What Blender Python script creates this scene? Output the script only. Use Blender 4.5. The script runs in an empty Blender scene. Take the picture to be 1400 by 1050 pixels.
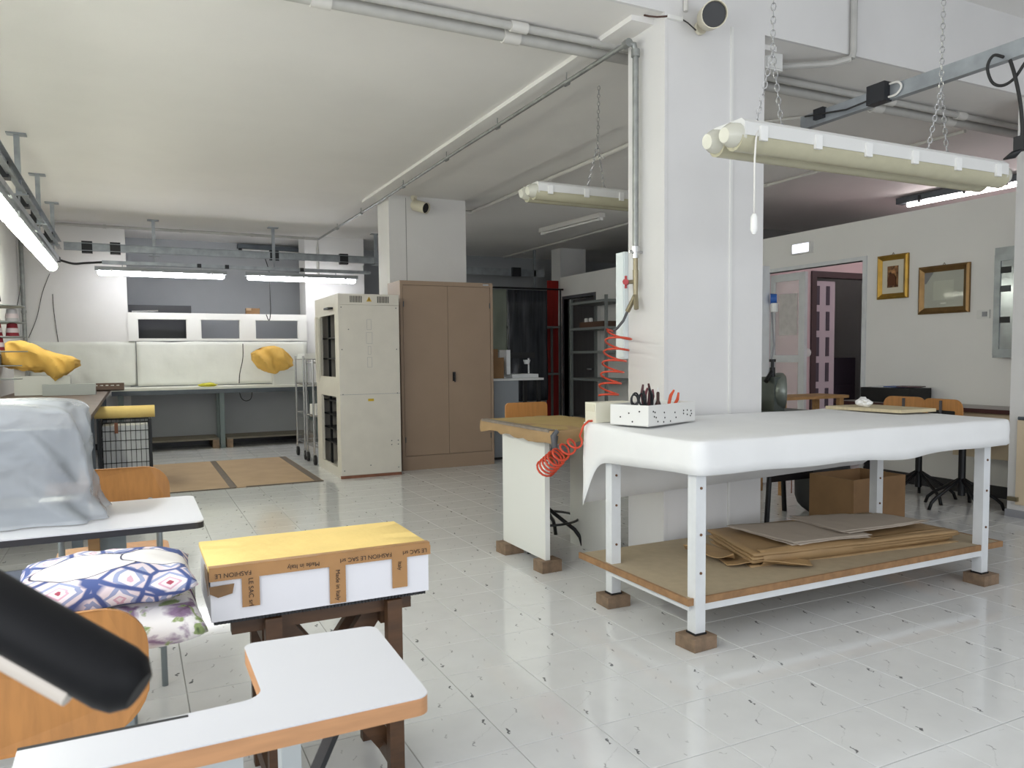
import bpy, bmesh, math, random
from mathutils import Vector, Matrix, noise
random.seed(7)
PI = math.pi
C = bpy.context.scene.collection
S = bpy.context.scene
# ------------------------------------------------------------------ camera
FPX, YAW, PITCH, ROLL, CYP = 1053.67, -.457, -.0595, .0094, 548.36
TS = .30                       # floor tile, metres
H = 4.0925 * TS                # camera height
cam = bpy.data.cameras.new('camera'); camo = bpy.data.objects.new('camera', cam); C.objects.link(camo)
cam.sensor_fit = 'HORIZONTAL'; cam.sensor_width = 36.0; cam.lens = FPX / 1400 * 36
cam.shift_y = (CYP - 525) / 1400
cam.clip_start = .05; cam.clip_end = 100
_c, _s = math.cos(YAW), math.sin(YAW); _cp, _sp = math.cos(PITCH), math.sin(PITCH); _cr, _sr = math.cos(ROLL), math.sin(ROLL)
_right0 = Vector((_c, _s, 0)); _f0 = Vector((-_s, _c, 0)); _z = Vector((0, 0, 1))
_fwd = _f0 * _cp + _z * _sp; _up0 = _f0 * -_sp + _z * _cp
_right = _right0 * _cr - _up0 * _sr; _up = _right0 * _sr + _up0 * _cr
camo.matrix_world = Matrix(((_right.x, _up.x, -_fwd.x, 0), (_right.y, _up.y, -_fwd.y, 0), (_right.z, _up.z, -_fwd.z, H), (0, 0, 0, 1)))
S.camera = camo
cam.dof.use_dof = True; cam.dof.focus_distance = 5.0; cam.dof.aperture_fstop = 14
def ray(u, v): return _right * ((u - 700) / FPX) + _up * ((CYP - v) / FPX) + _fwd
def fl(u, v, z=0.0):
    r = ray(u, v); return Vector((0, 0, H)) + r * ((z - H) / r.z)
def onX(u, v, x):
    r = ray(u, v); return Vector((0, 0, H)) + r * (x / r.x)
def onY(u, v, y):
    r = ray(u, v); return Vector((0, 0, H)) + r * (y / r.y)
# ------------------------------------------------------------------ world, lights, exposure
S.view_settings.view_transform = 'Standard'; S.view_settings.look = 'None'
S.view_settings.exposure = 0.2; S.view_settings.gamma = 1.0; S.view_settings.use_curve_mapping = False
W = bpy.data.worlds.new('world'); S.world = W; W.use_nodes = True
W.node_tree.nodes['Background'].inputs[0].default_value = (.85, .92, 1, 1)
W.node_tree.nodes['Background'].inputs[1].default_value = 1.0
def area(name, loc, rot, sx, sy, power, col=(1, 1, 1)):
    l = bpy.data.lights.new(name, 'AREA'); l.shape = 'RECTANGLE'; l.size = sx; l.size_y = sy; l.energy = power; l.color = col
    o = bpy.data.objects.new(name, l); C.objects.link(o); o.location = loc; o.rotation_euler = rot; return o
# area lights added as daylight by unseen windows behind and beside the photographer
area('added_daylight_front', (2.6, -3.3, 1.75), (PI / 2, 0, 0), 7.0, 2.3, 78, (.93, .96, 1))
area('added_daylight_side', (-1.45, .9, 1.85), (0, -PI / 2, 0), 1.7, 4.2, 62, (.97, .98, 1))
TUBE_BACK, TUBE_LEFT, TUBE_PINK = 24.0, 20.0, 34.0
# ------------------------------------------------------------------ materials
MATS = {}
def lin(h):
    h = h.lstrip('#'); r = [int(h[i:i + 2], 16) / 255 for i in (0, 2, 4)]
    return tuple(((c / 12.92) if c <= .04045 else ((c + .055) / 1.055) ** 2.4) for c in r) + (1,)
def mat(name, col, rough=.5, metal=0., var=0., vs=8., bump=0., bs=60., emit=0., alpha=None, trans=0., coat=0., stretch=None, col2=None, spec=.5):
    if name in MATS: return MATS[name]
    m = bpy.data.materials.new(name); m.use_nodes = True; MATS[name] = m
    nt = m.node_tree; b = nt.nodes['Principled BSDF']; c = lin(col)
    b.inputs['Base Color'].default_value = c; b.inputs['Roughness'].default_value = rough; b.inputs['Metallic'].default_value = metal
    b.inputs['Specular IOR Level'].default_value = spec
    if coat: b.inputs['Coat Weight'].default_value = coat
    if trans: b.inputs['Transmission Weight'].default_value = trans
    if alpha is not None: b.inputs['Alpha'].default_value = alpha
    if emit:
        b.inputs['Emission Color'].default_value = c; b.inputs['Emission Strength'].default_value = emit
    if var or bump:
        tc = nt.nodes.new('ShaderNodeTexCoord'); mp = nt.nodes.new('ShaderNodeMapping')
        nt.links.new(tc.outputs['Object'], mp.inputs[0])
        if stretch: mp.inputs['Scale'].default_value = stretch
    if var:
        n = nt.nodes.new('ShaderNodeTexNoise'); n.inputs['Scale'].default_value = vs; n.inputs['Detail'].default_value = 6
        nt.links.new(mp.outputs[0], n.inputs['Vector'])
        mx = nt.nodes.new('ShaderNodeMix'); mx.data_type = 'RGBA'
        c2 = lin(col2) if col2 else tuple(x * (1 - var) for x in c[:3]) + (1,)
        mx.inputs['A'].default_value = c2; mx.inputs['B'].default_value = c
        rp = nt.nodes.new('ShaderNodeValToRGB'); rp.color_ramp.elements[0].position = .35; rp.color_ramp.elements[1].position = .65
        nt.links.new(n.outputs['Fac'], rp.inputs[0]); nt.links.new(rp.outputs[0], mx.inputs['Factor'])
        nt.links.new(mx.outputs['Result'], b.inputs['Base Color'])
    if bump:
        n2 = nt.nodes.new('ShaderNodeTexNoise'); n2.inputs['Scale'].default_value = bs; n2.inputs['Detail'].default_value = 4
        nt.links.new(mp.outputs[0], n2.inputs['Vector'])
        bp = nt.nodes.new('ShaderNodeBump'); bp.inputs['Strength'].default_value = bump; bp.inputs['Distance'].default_value = .01
        nt.links.new(n2.outputs['Fac'], bp.inputs['Height']); nt.links.new(bp.outputs[0], b.inputs['Normal'])
    return m
wallw = mat('wall_white', '#dedddc', .6, var=.05, vs=2.0, bump=.08, bs=25)
ceilm = mat('ceiling_white', '#ebe9e6', .75, var=.06, vs=.9, bump=.08, bs=18)
partw = mat('partition_white_lit', '#efeeeb', .55, var=.03, vs=2.0)  # wall white made lighter, in place of missing window light
wallg = mat('wall_grey', '#a9acb0', .7, var=.06, vs=2.5)
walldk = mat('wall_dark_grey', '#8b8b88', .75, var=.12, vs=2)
pinkm = mat('wall_pink', '#e0c6c8', .6, var=.04, vs=2)
basem = mat('skirting_dark', '#2c2c30', .4)
greym = mat('plinth_grey', '#9a9ba0', .5)
pipeg = mat('pipe_galvanised', '#9ea19f', .42, .6, var=.25, vs=14)
pipew = mat('conduit_grey', '#b9b8b4', .5, var=.1, vs=10)
pipel = mat('conduit_light', '#cfcdc8', .5)
steelg = mat('steel_galvanised', '#a7adb2', .4, .55, var=.25, vs=9)
darkst = mat('steel_dark', '#5d646a', .45, .4, var=.2, vs=8)
blackp = mat('black_plastic', '#1b1d22', .45)
black2 = mat('black_rubber', '#141416', .65)
blackm = mat('black_metal', '#16171a', .4, .2)
whitep = mat('white_plastic', '#e4e4e1', .4)
whitem = mat('white_painted_metal', '#dfe2e4', .42, var=.06, vs=12)
cable = mat('black_cable', '#222222', .6)
cablew = mat('white_cable', '#dcdad4', .6)
chrome = mat('chrome', '#c9cacb', .22, .9)
brass = mat('brass', '#8f866f', .35, .7)
redp = mat('red_plastic', '#a8262c', .4)
orangeh = mat('orange_hose', '#c8452a', .38)
cream = mat('cream_metal', '#d9d4ca', .45, var=.05, vs=7)
creamside = cream
brownm = mat('brown_metal', '#a08a76', .48, var=.05, vs=4)
wood = mat('chair_plywood', '#bf8549', .4, var=.18, vs=6, stretch=(9, 9, .8))
woodd = mat('dark_stained_wood', '#543820', .5, var=.4, vs=7, stretch=(1, 1, 6))
woodl = mat('pale_wood', '#b78d5c', .6, var=.25, vs=9, stretch=(1, 6, 6))
woodb = mat('block_wood', '#8d7660', .7, var=.35, vs=20)
beech = mat('beech_edge', '#c08e63', .5, var=.15, vs=6, stretch=(2, 2, 14))
lamin = mat('white_laminate', '#cfd0d4', .3, var=.02, vs=4)
card = mat('cardboard', '#b59a7b', .75, var=.1, vs=4)
cardd = mat('cardboard_dark', '#8a6a48', .75, var=.15, vs=5)
kraft = mat('kraft_paper', '#a98b63', .6, var=.16, vs=5, bump=.2, bs=14)
tapem = mat('packing_tape', '#a97e4f', .28, var=.12, vs=12)
taped = mat('tape_worn', '#6f6152', .6, var=.35, vs=45)
ink = mat('print_ink', '#2a1a10', .5)
yellowc = mat('yellow_cloth', '#eed083', .8, var=.08, vs=7, bump=.25, bs=30)
yellowd = mat('yellow_cloth_dark', '#e6b95f', .8, var=.15, vs=6, bump=.3, bs=20)
clothw = mat('white_sheet', '#eceded', .75, var=.035, vs=4, bump=.15, bs=12)
sheetg = mat('wall_sheet_paper', '#e2e4dd', .8, var=.05, vs=3, bump=.5, bs=5)
papg = mat('grey_paper', '#c0b4a6', .8, var=.06, vs=4)
particle = mat('particle_board', '#b3a48a', .7, var=.08, vs=20)
boxw = mat('white_carton', '#dfdfe4', .6, var=.02, vs=6)
gold = mat('gold_frame', '#b28d3e', .32, .75, var=.25, vs=15)
goldd = mat('bronze_frame', '#8d6f46', .35, .7, var=.2, vs=15)
redc = mat('red_curtain', '#a3211b', .7, var=.3, vs=5, stretch=(8, 8, .5))
greyd = mat('grey_dark_paint', '#54565a', .5)
rackm = mat('grey_rack_metal', '#7d8280', .5, .3)
glassm = mat('window_glass', '#ffffff', .05, trans=1.0)
# ------------------------------------------------------------------ mesh helpers
def bm_(): return bmesh.new()
def bx(bm, a, b):
    x0, y0, z0 = a; x1, y1, z1 = b
    v = [bm.verts.new(p) for p in ((x0, y0, z0), (x1, y0, z0), (x1, y1, z0), (x0, y1, z0), (x0, y0, z1), (x1, y0, z1), (x1, y1, z1), (x0, y1, z1))]
    for f in ((0, 3, 2, 1), (4, 5, 6, 7), (0, 1, 5, 4), (1, 2, 6, 5), (2, 3, 7, 6), (3, 0, 4, 7)): bm.faces.new([v[i] for i in f])
    return bm
def box(a, b): return bx(bm_(), a, b)
def obox(bm, c, sx, sy, sz, rz=0, rot=None):
    M = (rot if rot is not None else Matrix.Rotation(rz, 3, 'Z'))
    v = [bm.verts.new(Vector(c) + M @ Vector((x * sx / 2, y * sy / 2, z * sz / 2))) for z in (-1, 1) for x, y in ((-1, -1), (1, -1), (1, 1), (-1, 1))]
    for f in ((0, 3, 2, 1), (4, 5, 6, 7), (0, 1, 5, 4), (1, 2, 6, 5), (2, 3, 7, 6), (3, 0, 4, 7)): bm.faces.new([v[i] for i in f])
    return bm
def bevel(bm, w, seg=2):
    bmesh.ops.bevel(bm, geom=[e for e in bm.edges if len(e.link_faces) == 2 and e.calc_face_angle(0) > .3], offset=w, segments=seg, affect='EDGES', profile=.6); return bm
def tube(bm, pts, r, n=8, cap=True):
    pts = [Vector(p) for p in pts]; rs = r if isinstance(r, (list, tuple)) else [r] * len(pts)
    rings = []; nrm = None
    for i, p in enumerate(pts):
        t = (pts[min(i + 1, len(pts) - 1)] - pts[max(i - 1, 0)])
        t = t.normalized() if t.length > 1e-9 else Vector((0, 0, 1))
        if nrm is None:
            nrm = t.orthogonal().normalized()
        else:
            nrm = (nrm - t * nrm.dot(t)); nrm = nrm.normalized() if nrm.length > 1e-6 else t.orthogonal().normalized()
        b = t.cross(nrm)
        rings.append([bm.verts.new(p + (nrm * math.cos(a) + b * math.sin(a)) * rs[i]) for a in [2 * PI * k / n for k in range(n)]])
    for a, b in zip(rings, rings[1:]):
        for k in range(n): bm.faces.new((a[k], a[(k + 1) % n], b[(k + 1) % n], b[k]))
    if cap:
        bm.faces.new(rings[0][::-1]); bm.faces.new(rings[-1])
    return bm
def soft(pts, n=5):
    p = [Vector(q) for q in pts]; p = [p[0]] + p + [p[-1]]; out = []
    for a, b, c, d in zip(p, p[1:], p[2:], p[3:]):
        for k in range(n):
            t = k / n; out.append(.5 * ((2 * b) + (c - a) * t + (2 * a - 5 * b + 4 * c - d) * t * t + (3 * b - a - 3 * c + d) * t ** 3))
    return out + [p[-1]]
def bar(bm, p, q, w, h):
    p, q = Vector(p), Vector(q); t = (q - p).normalized(); up = Vector((0, 0, 1)) if abs(t.z) < .95 else Vector((0, 1, 0))
    s = t.cross(up).normalized(); u = s.cross(t)
    v = [bm.verts.new(o + s * x * w / 2 + u * y * h / 2) for o in (p, q) for x, y in ((-1, -1), (1, -1), (1, 1), (-1, 1))]
    for f in ((0, 1, 2, 3), (7, 6, 5, 4), (0, 4, 5, 1), (1, 5, 6, 2), (2, 6, 7, 3), (3, 7, 4, 0)): bm.faces.new([v[i] for i in f])
    return bm
def lathe(bm, prof, c=(0, 0, 0), n=20, M=None):
    c = Vector(c); rings = []
    for r, z in prof:
        rings.append([bm.verts.new(c + (M @ Vector((r * math.cos(2 * PI * k / n), r * math.sin(2 * PI * k / n), z)) if M else Vector((r * math.cos(2 * PI * k / n), r * math.sin(2 * PI * k / n), z)))) for k in range(n)])
    for a, b in zip(rings, rings[1:]):
        for k in range(n): bm.faces.new((a[k], a[(k + 1) % n], b[(k + 1) % n], b[k]))
    bm.faces.new(rings[0][::-1]); bm.faces.new(rings[-1]); return bm
def prism(bm, poly, d, M=None):
    """extrude a polygon given as 3-D points along vector d"""
    d = Vector(d); a = [bm.verts.new(Vector(p)) for p in poly]; b = [bm.verts.new(Vector(p) + d) for p in poly]
    n = len(a); bm.faces.new(a[::-1]); bm.faces.new(b)
    for i in range(n): bm.faces.new((a[i], a[(i + 1) % n], b[(i + 1) % n], b[i]))
    return bm
def rrect(w, h, r, n=6, cx=0, cy=0):
    out = []
    for sx, sy, a0 in ((1, 1, 0), (-1, 1, PI / 2), (-1, -1, PI), (1, -1, 1.5 * PI)):
        for k in range(n + 1):
            a = a0 + PI / 2 * k / n
            out.append((cx + sx * (w / 2 - r) + r * math.cos(a), cy + sy * (h / 2 - r) + r * math.sin(a)))
    return out
def rotz(bm, a, c):
    bmesh.ops.rotate(bm, verts=bm.verts, cent=c, matrix=Matrix.Rotation(a, 3, 'Z')); return bm
def fbm(p, s, seed=0): return noise.fractal(Vector((p[0] * s + seed, p[1] * s - seed, p[2] * s + 2 * seed)), 1, 2, 3)
# ------------------------------------------------------------------ object helpers
def wloc(o):
    v = Vector(o.location)
    while o.parent: o = o.parent; v += Vector(o.location)
    return v
def obj(name, bm, m, parent=None, smooth=False, local=False, base=None):
    bmesh.ops.recalc_face_normals(bm, faces=bm.faces)
    me = bpy.data.meshes.new(name); o = bpy.data.objects.new(name, me); C.objects.link(o)
    if parent is not None:
        o.parent = parent
        if not local: bmesh.ops.translate(bm, verts=bm.verts, vec=-wloc(parent))
    elif not local:
        if base is None:
            xs = [v.co for v in bm.verts]
            base = ((min(p.x for p in xs) + max(p.x for p in xs)) / 2, (min(p.y for p in xs) + max(p.y for p in xs)) / 2, min(p.z for p in xs))
        bmesh.ops.translate(bm, verts=bm.verts, vec=-Vector(base)); o.location = base
    bm.to_mesh(me); bm.free()
    if isinstance(m, (list, tuple)):
        for k in m: me.materials.append(k)
    else: me.materials.append(m)
    if smooth:
        for p in me.polygons: p.use_smooth = True
        if smooth != 'all':
            me.set_sharp_from_angle(angle=.7)
    return o
def thing(name, label, cat, loc, group=None):
    o = bpy.data.objects.new(name, None); C.objects.link(o); o.location = loc; o['label'] = label; o['category'] = cat
    o.empty_display_size = .1
    if group: o['group'] = group
    return o
def tag(o, label, cat, group=None):
    o['label'] = label; o['category'] = cat
    if group: o['group'] = group
    return o
def struct(name, bm, m, smooth=False):
    o = obj(name, bm, m, smooth=smooth, base=(0, 0, 0)); o['kind'] = 'structure'; return o
def dup(root, loc, label=None, rz=0):
    r = root.copy(); C.objects.link(r); r.location = loc; r.rotation_euler = (0, 0, rz)
    if label: r['label'] = label
    for ch in list(root.children):
        c = ch.copy(); C.objects.link(c); c.parent = r
        for g in ch.children:
            d = g.copy(); C.objects.link(d); d.parent = c
    return r
def text(name, s, m, size, M, parent, ext=.0004):
    cu = bpy.data.curves.new(name, 'FONT'); cu.body = s; cu.size = size; cu.extrude = ext; cu.align_x = 'CENTER'; cu.align_y = 'CENTER'
    t = bpy.data.objects.new('tmp', cu); C.objects.link(t)
    bpy.context.view_layer.update()
    me = bpy.data.meshes.new_from_object(t); bpy.data.objects.remove(t)
    me.transform(M); me.transform(Matrix.Translation(-wloc(parent))); me.materials.clear(); me.materials.append(m)
    o = bpy.data.objects.new(name, me); C.objects.link(o); o.parent = parent; return o
# ================================================================== SETTING
ZC, ZH, YF = 3.04, 3.565, 3.41
X0, X1, Y0, Y1 = -1.28, 9.4, -3.5, 13.0
GX, GY = 5.4629 * TS, 7.0302 * TS
# --- floor tiles: pale grey stoneware, the same few dark squiggles on every tile, turned at random
def tile_material():
    m = bpy.data.materials.new('stoneware_tile'); m.use_nodes = True; nt = m.node_tree; N = nt.nodes; L = nt.links
    b = N['Principled BSDF']; b.inputs['Roughness'].default_value = .09; b.inputs['Specular IOR Level'].default_value = .55
    geo = N.new('ShaderNodeNewGeometry'); 
    def vm(op, a, bb=None):
        n = N.new('ShaderNodeVectorMath'); n.operation = op
        for i, x in enumerate((a, bb)):
            if x is None: continue
            if isinstance(x, (tuple, list)): n.inputs[i].default_value = x
            else: L.new(x, n.inputs[i])
        return n
    def ma(op, a, bb=None, c=None, cl=False):
        n = N.new('ShaderNodeMath'); n.operation = op; n.use_clamp = cl
        for i, x in enumerate((a, bb, c)):
            if x is None: continue
            if isinstance(x, (int, float)): n.inputs[i].default_value = x
            else: L.new(x, n.inputs[i])
        return n.outputs[0]
    p = vm('SUBTRACT', geo.outputs['Position'], (GX, GY, 0)).outputs[0]
    sc = N.new('ShaderNodeVectorMath'); sc.operation = 'SCALE'; L.new(p, sc.inputs[0]); sc.inputs['Scale'].default_value = 1 / TS
    fr = vm('FRACTION', sc.outputs[0]).outputs[0]; flr = vm('FLOOR', sc.outputs[0]).outputs[0]
    flr = vm('MULTIPLY', flr, (1, 1, 0)).outputs[0]
    wn = N.new('ShaderNodeTexWhiteNoise'); wn.noise_dimensions = '2D'; L.new(flr, wn.inputs['Vector'])
    flip = ma('GREATER_THAN', wn.outputs['Value'], .5)
    sx = N.new('ShaderNodeSeparateXYZ'); L.new(fr, sx.inputs[0])
    def fl_(c):  # c or 1-c
        d = ma('SUBTRACT', 1.0, ma('MULTIPLY', c, 2.0)); return ma('ADD', c, ma('MULTIPLY', flip, d))
    nz = N.new('ShaderNodeTexNoise'); nz.inputs['Scale'].default_value = 70; nz.inputs['Detail'].default_value = 3; L.new(geo.outputs['Position'], nz.inputs['Vector'])
    nd = ma('MULTIPLY', ma('SUBTRACT', nz.outputs['Fac'], .5), .075)
    nz2 = N.new('ShaderNodeTexNoise'); nz2.inputs['Scale'].default_value = 55; L.new(vm('ADD', geo.outputs['Position'], (5, 3, 1)).outputs[0], nz2.inputs['Vector'])
    nd2 = ma('MULTIPLY', ma('SUBTRACT', nz2.outputs['Fac'], .5), .075)
    lx = ma('ADD', fl_(sx.outputs['X']), nd); ly = ma('ADD', fl_(sx.outputs['Y']), nd2)
    def seg(ax, ay, bx_, by_, w, k):
        dx, dy = bx_ - ax, by_ - ay; l2 = dx * dx + dy * dy
        px = ma('SUBTRACT', lx, ax); py = ma('SUBTRACT', ly, ay)
        t = ma('DIVIDE', ma('ADD', ma('MULTIPLY', px, dx), ma('MULTIPLY', py, dy)), l2, cl=True)
        ex = ma('SUBTRACT', px, ma('MULTIPLY', t, dx)); ey = ma('SUBTRACT', py, ma('MULTIPLY', t, dy))
        d = ma('SQRT', ma('ADD', ma('MULTIPLY', ex, ex), ma('MULTIPLY', ey, ey)))
        return ma('MULTIPLY', ma('SUBTRACT', 1.0, ma('DIVIDE', d, w), cl=True), k)
    segs = [seg(.06, .30, .085, .34, .018, 2.2), seg(.085, .34, .085, .40, .011, 1.5), seg(.355, .70, .385, .77, .012, .8), seg(.385, .77, .37, .80, .010, .7),
            seg(.55, .42, .58, .49, .010, .55), seg(.645, .24, .66, .29, .011, .45), seg(.47, .05, .48, .085, .010, .6), seg(.06, .5, .36, .71, .006, .22), seg(.86, .9, .80, .93, .007, .4)]
    a = segs[0]
    for s_ in segs[1:]: a = ma('MAXIMUM', a, s_)
    a = ma('MINIMUM', a, 1.0)
    n3 = N.new('ShaderNodeTexNoise'); n3.inputs['Scale'].default_value = 9; n3.inputs['Detail'].default_value = 5; L.new(geo.outputs['Position'], n3.inputs['Vector'])
    mx = N.new('ShaderNodeMix'); mx.data_type = 'RGBA'; mx.inputs['A'].default_value = lin('#d2d3d3'); mx.inputs['B'].default_value = lin('#dedfdf'); L.new(n3.outputs['Fac'], mx.inputs['Factor'])
    m2 = N.new('ShaderNodeMix'); m2.data_type = 'RGBA'; L.new(mx.outputs['Result'], m2.inputs['A']); m2.inputs['B'].default_value = lin('#6d6e70'); L.new(a, m2.inputs['Factor'])
    L.new(m2.outputs['Result'], b.inputs['Base Color'])
    return m
tilem = tile_material()
grout = mat('grout', '#9f9f9a', .8)
floor = struct('floor', box((X0 - .12, Y0 - .1, -.12), (X1 + .12, Y1 + .1, -.004)), grout)
def tile_bm(x, y, b, w=TS - .0028):
    h = w / 2; e = .0016
    lo = [b.verts.new((x + sx * h, y + sy * h, -.004)) for sx, sy in ((-1, -1), (1, -1), (1, 1), (-1, 1))]
    md = [b.verts.new((x + sx * h, y + sy * h, -.0012)) for sx, sy in ((-1, -1), (1, -1), (1, 1), (-1, 1))]
    hi = [b.verts.new((x + sx * (h - e), y + sy * (h - e), 0)) for sx, sy in ((-1, -1), (1, -1), (1, 1), (-1, 1))]
    b.faces.new(hi)
    for A, B in ((lo, md), (md, hi)):
        for k in range(4): b.faces.new((A[k], A[(k + 1) % 4], B[(k + 1) % 4], B[k]))
cells = []
for i in range(-12, 28):
    for j in range(-20, 38):
        x, y = GX + (i + .5) * TS, GY + (j + .5) * TS
        if X0 - .15 < x < X1 + .15 and Y0 - .1 < y < Y1 + .1:
            d = Vector((x, y, 0)) - Vector((0, 0, H)); z = d.dot(_fwd)
            vis = False
            if z > .2:
                u = 700 + FPX * d.dot(_right) / z; v = CYP - FPX * d.dot(_up) / z
                vis = -60 < u < 1460 and v < 1120
            # tiles hidden from the camera by the box, the front tables and the cutting table count last
            cells.append((0 if vis else 1, z, x, y))
cells.sort()
tb = bm_(); tile_bm(0, 0, tb); t0 = None
for k, (a, z, x, y) in enumerate(cells[:300]):
    if t0 is None:
        t0 = obj('floor_tile', tb, tilem, parent=floor, local=True); o = t0
    else:
        o = t0.copy(); C.objects.link(o); o.parent = floor
    o.location = (x, y, 0)
tb = bm_()
for a, z, x, y in cells[300:]: tile_bm(x, y, tb)
o = obj('floor_tiles_beyond', tb, tilem, parent=floor, local=True); o['kind'] = 'stuff'
# --- ceilings
struct('ceiling', box((X0 - .12, YF + .02, ZC), (X1 + .12, Y1 + .1, ZC + .2)), ceilm)
struct('ceiling_front', box((X0 - .3, Y0 - .1, ZH), (X1 + .12, YF + .2, ZH + .15)), ceilm)
struct('wall_fascia', box((X0 - .12, YF, ZC), (X1 + .12, YF + .02, ZH)), wallw)
b = box((2.46, YF + .1, ZC - .028), (3.5, 8.9, ZC + .01)); struct('trim_1', b, ceilm)      # shallow plaster band joining the pillars
# --- walls
def wall_with_holes_x(name, x0, x1, ya, yb, z1, holes, m):   # wall in a plane of constant x
    b = bm_(); ys = sorted({ya, yb, *[h[0] for h in holes], *[h[1] for h in holes]})
    for p, q in zip(ys, ys[1:]):
        hs = [h for h in holes if h[0] <= p and q <= h[1]]
        if not hs: bx(b, (x0, p, 0), (x1, q, z1))
        else:
            h = hs[0]
            if h[2] > 0: bx(b, (x0, p, 0), (x1, q, h[2]))
            if h[3] < z1: bx(b, (x0, p, h[3]), (x1, q, z1))
    return struct(name, b, m)
def wall_with_holes_y(name, y0, y1, xa, xb, z1, holes, m):
    b = bm_(); xs = sorted({xa, xb, *[h[0] for h in holes], *[h[1] for h in holes]})
    for p, q in zip(xs, xs[1:]):
        hs = [h for h in holes if h[0] <= p and q <= h[1]]
        if not hs: bx(b, (p, y0, 0), (q, y1, z1))
        else:
            h = hs[0]
            if h[2] > 0: bx(b, (p, y0, 0), (q, y1, h[2]))
            if h[3] < z1: bx(b, (p, y0, h[3]), (q, y1, z1))
    return struct(name, b, m)
wall_with_holes_x('wall_left', X0 - .12, X0, 3.2, Y1 + .1, ZH, [], wallw)
wall_with_holes_x('wall_left_front', -1.62, -1.5, Y0, 3.2, ZH, [(-1.3, 3.05, .95, 2.75)], wallw)
struct('wall_left_return', box((-1.62, 3.2, 0), (X0 - .12, 3.32, ZH)), wallw)
wall_with_holes_y('wall_front', Y0, Y0 + .1, -1.6, X1, ZH, [(-1.0, 6.2, .5, 3.0)], wallw)
struct('wall_rear', box((X0, Y1, 0), (X1, Y1 + .1, ZC)), wallg)
struct('wall_right', box((X1, Y0, 0), (X1 + .1, Y1, ZH)), wallw)
YB = 11.8
struct('wall_back', box((X0, YB, 0), (-.03, Y1, ZC)), wallw)
pier = struct('wall_pier', box((2.37, YB, 0), (3.27, YB + .45, ZC)), wallw)
struct('wall_low', box((-.03, YB, 0), (2.37, YB + .08, 1.47)), wallg)
# white serving-hatch frame on the low wall
hz0, hz1 = 1.47, 1.86
hatch = bm_()
fx = [(-.03, .075), (.72, .88), (1.43, 1.62), (2.26, 2.37)]
for a, c in fx: bx(hatch, (a, YB - .03, hz0 + .035), (c, YB + .079, hz1 - .09))
bx(hatch, (-.03, YB - .03, hz0), (2.37, YB + .079, hz0 + .035)); bx(hatch, (-.03, YB - .03, hz1 - .09), (2.37, YB + .079, hz1))
hatch = struct('window_1', hatch, whitep)
for a, c in ((.12 - .045, .72), (.88, 1.43), (1.62, 2.26)):
    f = bm_()
    for p, q in (((a, hz0 + .035), (a + .018, hz1 - .09)), ((c - .018, hz0 + .035), (c, hz1 - .09))): bx(f, (p[0], YB - .015, p[1]), (q[0], YB + .05, q[1]))
    obj('window_frame', f, whitep, parent=hatch)
# long partition on the right with two doorways
XP, ZP = 6.45, 2.51
wall_with_holes_x('wall_partition', XP, XP + .08, 3.47, 11.25, ZP, [(5.30, 6.62, 0, 2.12), (10.2, 11.13, 0, 2.14)], partw)
fr = bm_()
for y in (5.255, 6.62): bx(fr, (XP - .012, y, 0), (XP + .092, y + .045, 2.16))
bx(fr, (XP - .012, 5.30, 2.12), (XP + .092, 6.62, 2.16)); struct('trim_2', fr, whitem)
fr = bm_()
for y in (10.15, 11.13): bx(fr, (XP - .01, y, 0), (XP + .09, y + .05, 2.19))
bx(fr, (XP - .01, 10.2, 2.14), (XP + .09, 11.13, 2.19)); struct('trim_3', fr, greyd)
# sliding glazed door
d1 = bm_()
ya, yb = 6.12, 6.62
for p, q in (((ya, 0.01), (ya + .085, 2.1)), ((yb - .06, .01), (yb, 2.1)), ((ya + .085, 2.02), (yb - .06, 2.1)), ((ya + .085, .01), (yb - .06, .14)), ((ya + .085, 1.12), (yb - .06, 1.2))):
    bx(d1, (XP + .1, p[0], p[1]), (XP + .14, q[0], q[1]))
d1 = struct('door_1', d1, whitem)
frost = mat('door_glass', '#e9e2e2', .25, alpha=.38)
for z0, z1 in ((1.2, 2.02), (.14, 1.12)): obj('pane', box((XP + .115, ya + .085, z0), (XP + .125, yb - .06, z1)), frost, parent=d1)
obj('notice', box((XP + .111, ya + .12, 1.42), (XP + .114, yb - .12, 1.88)), mat('notice_paper', '#d6d2d0', .7, var=.15, vs=14), parent=d1)
# dark leaf of the far doorway
d2 = struct('door_2', box((XP + .09, 10.24, 0.01), (XP + .13, 11.1, 2.12)), mat('dark_door', '#4c4b4d', .5, var=.2, vs=3, stretch=(1, 9, .4)))
obj('door_handle', box((XP + .05, 10.36, .98), (XP + .09, 10.5, 1.01)), chrome, parent=d2)
# pink room behind the partition and the dark room beyond it
wall_with_holes_y('wall_pink', 6.75, 6.83, XP + .08, X1, ZP, [(7.36, 8.4, 0, 2.16)], pinkm)
fr = bm_()
for x in (7.32, 8.36): bx(fr, (x, 6.73, 0), (x + .08, 6.85, 2.2))
bx(fr, (7.4, 6.73, 2.13), (8.36, 6.85, 2.2)); struct('trim_4', fr, mat('dark_door_frame', '#4a3a3c', .5))
struct('wall_pink_side', box((X1 - .02, 3.5, 0), (X1, 6.75, ZC)), pinkm)
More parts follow.
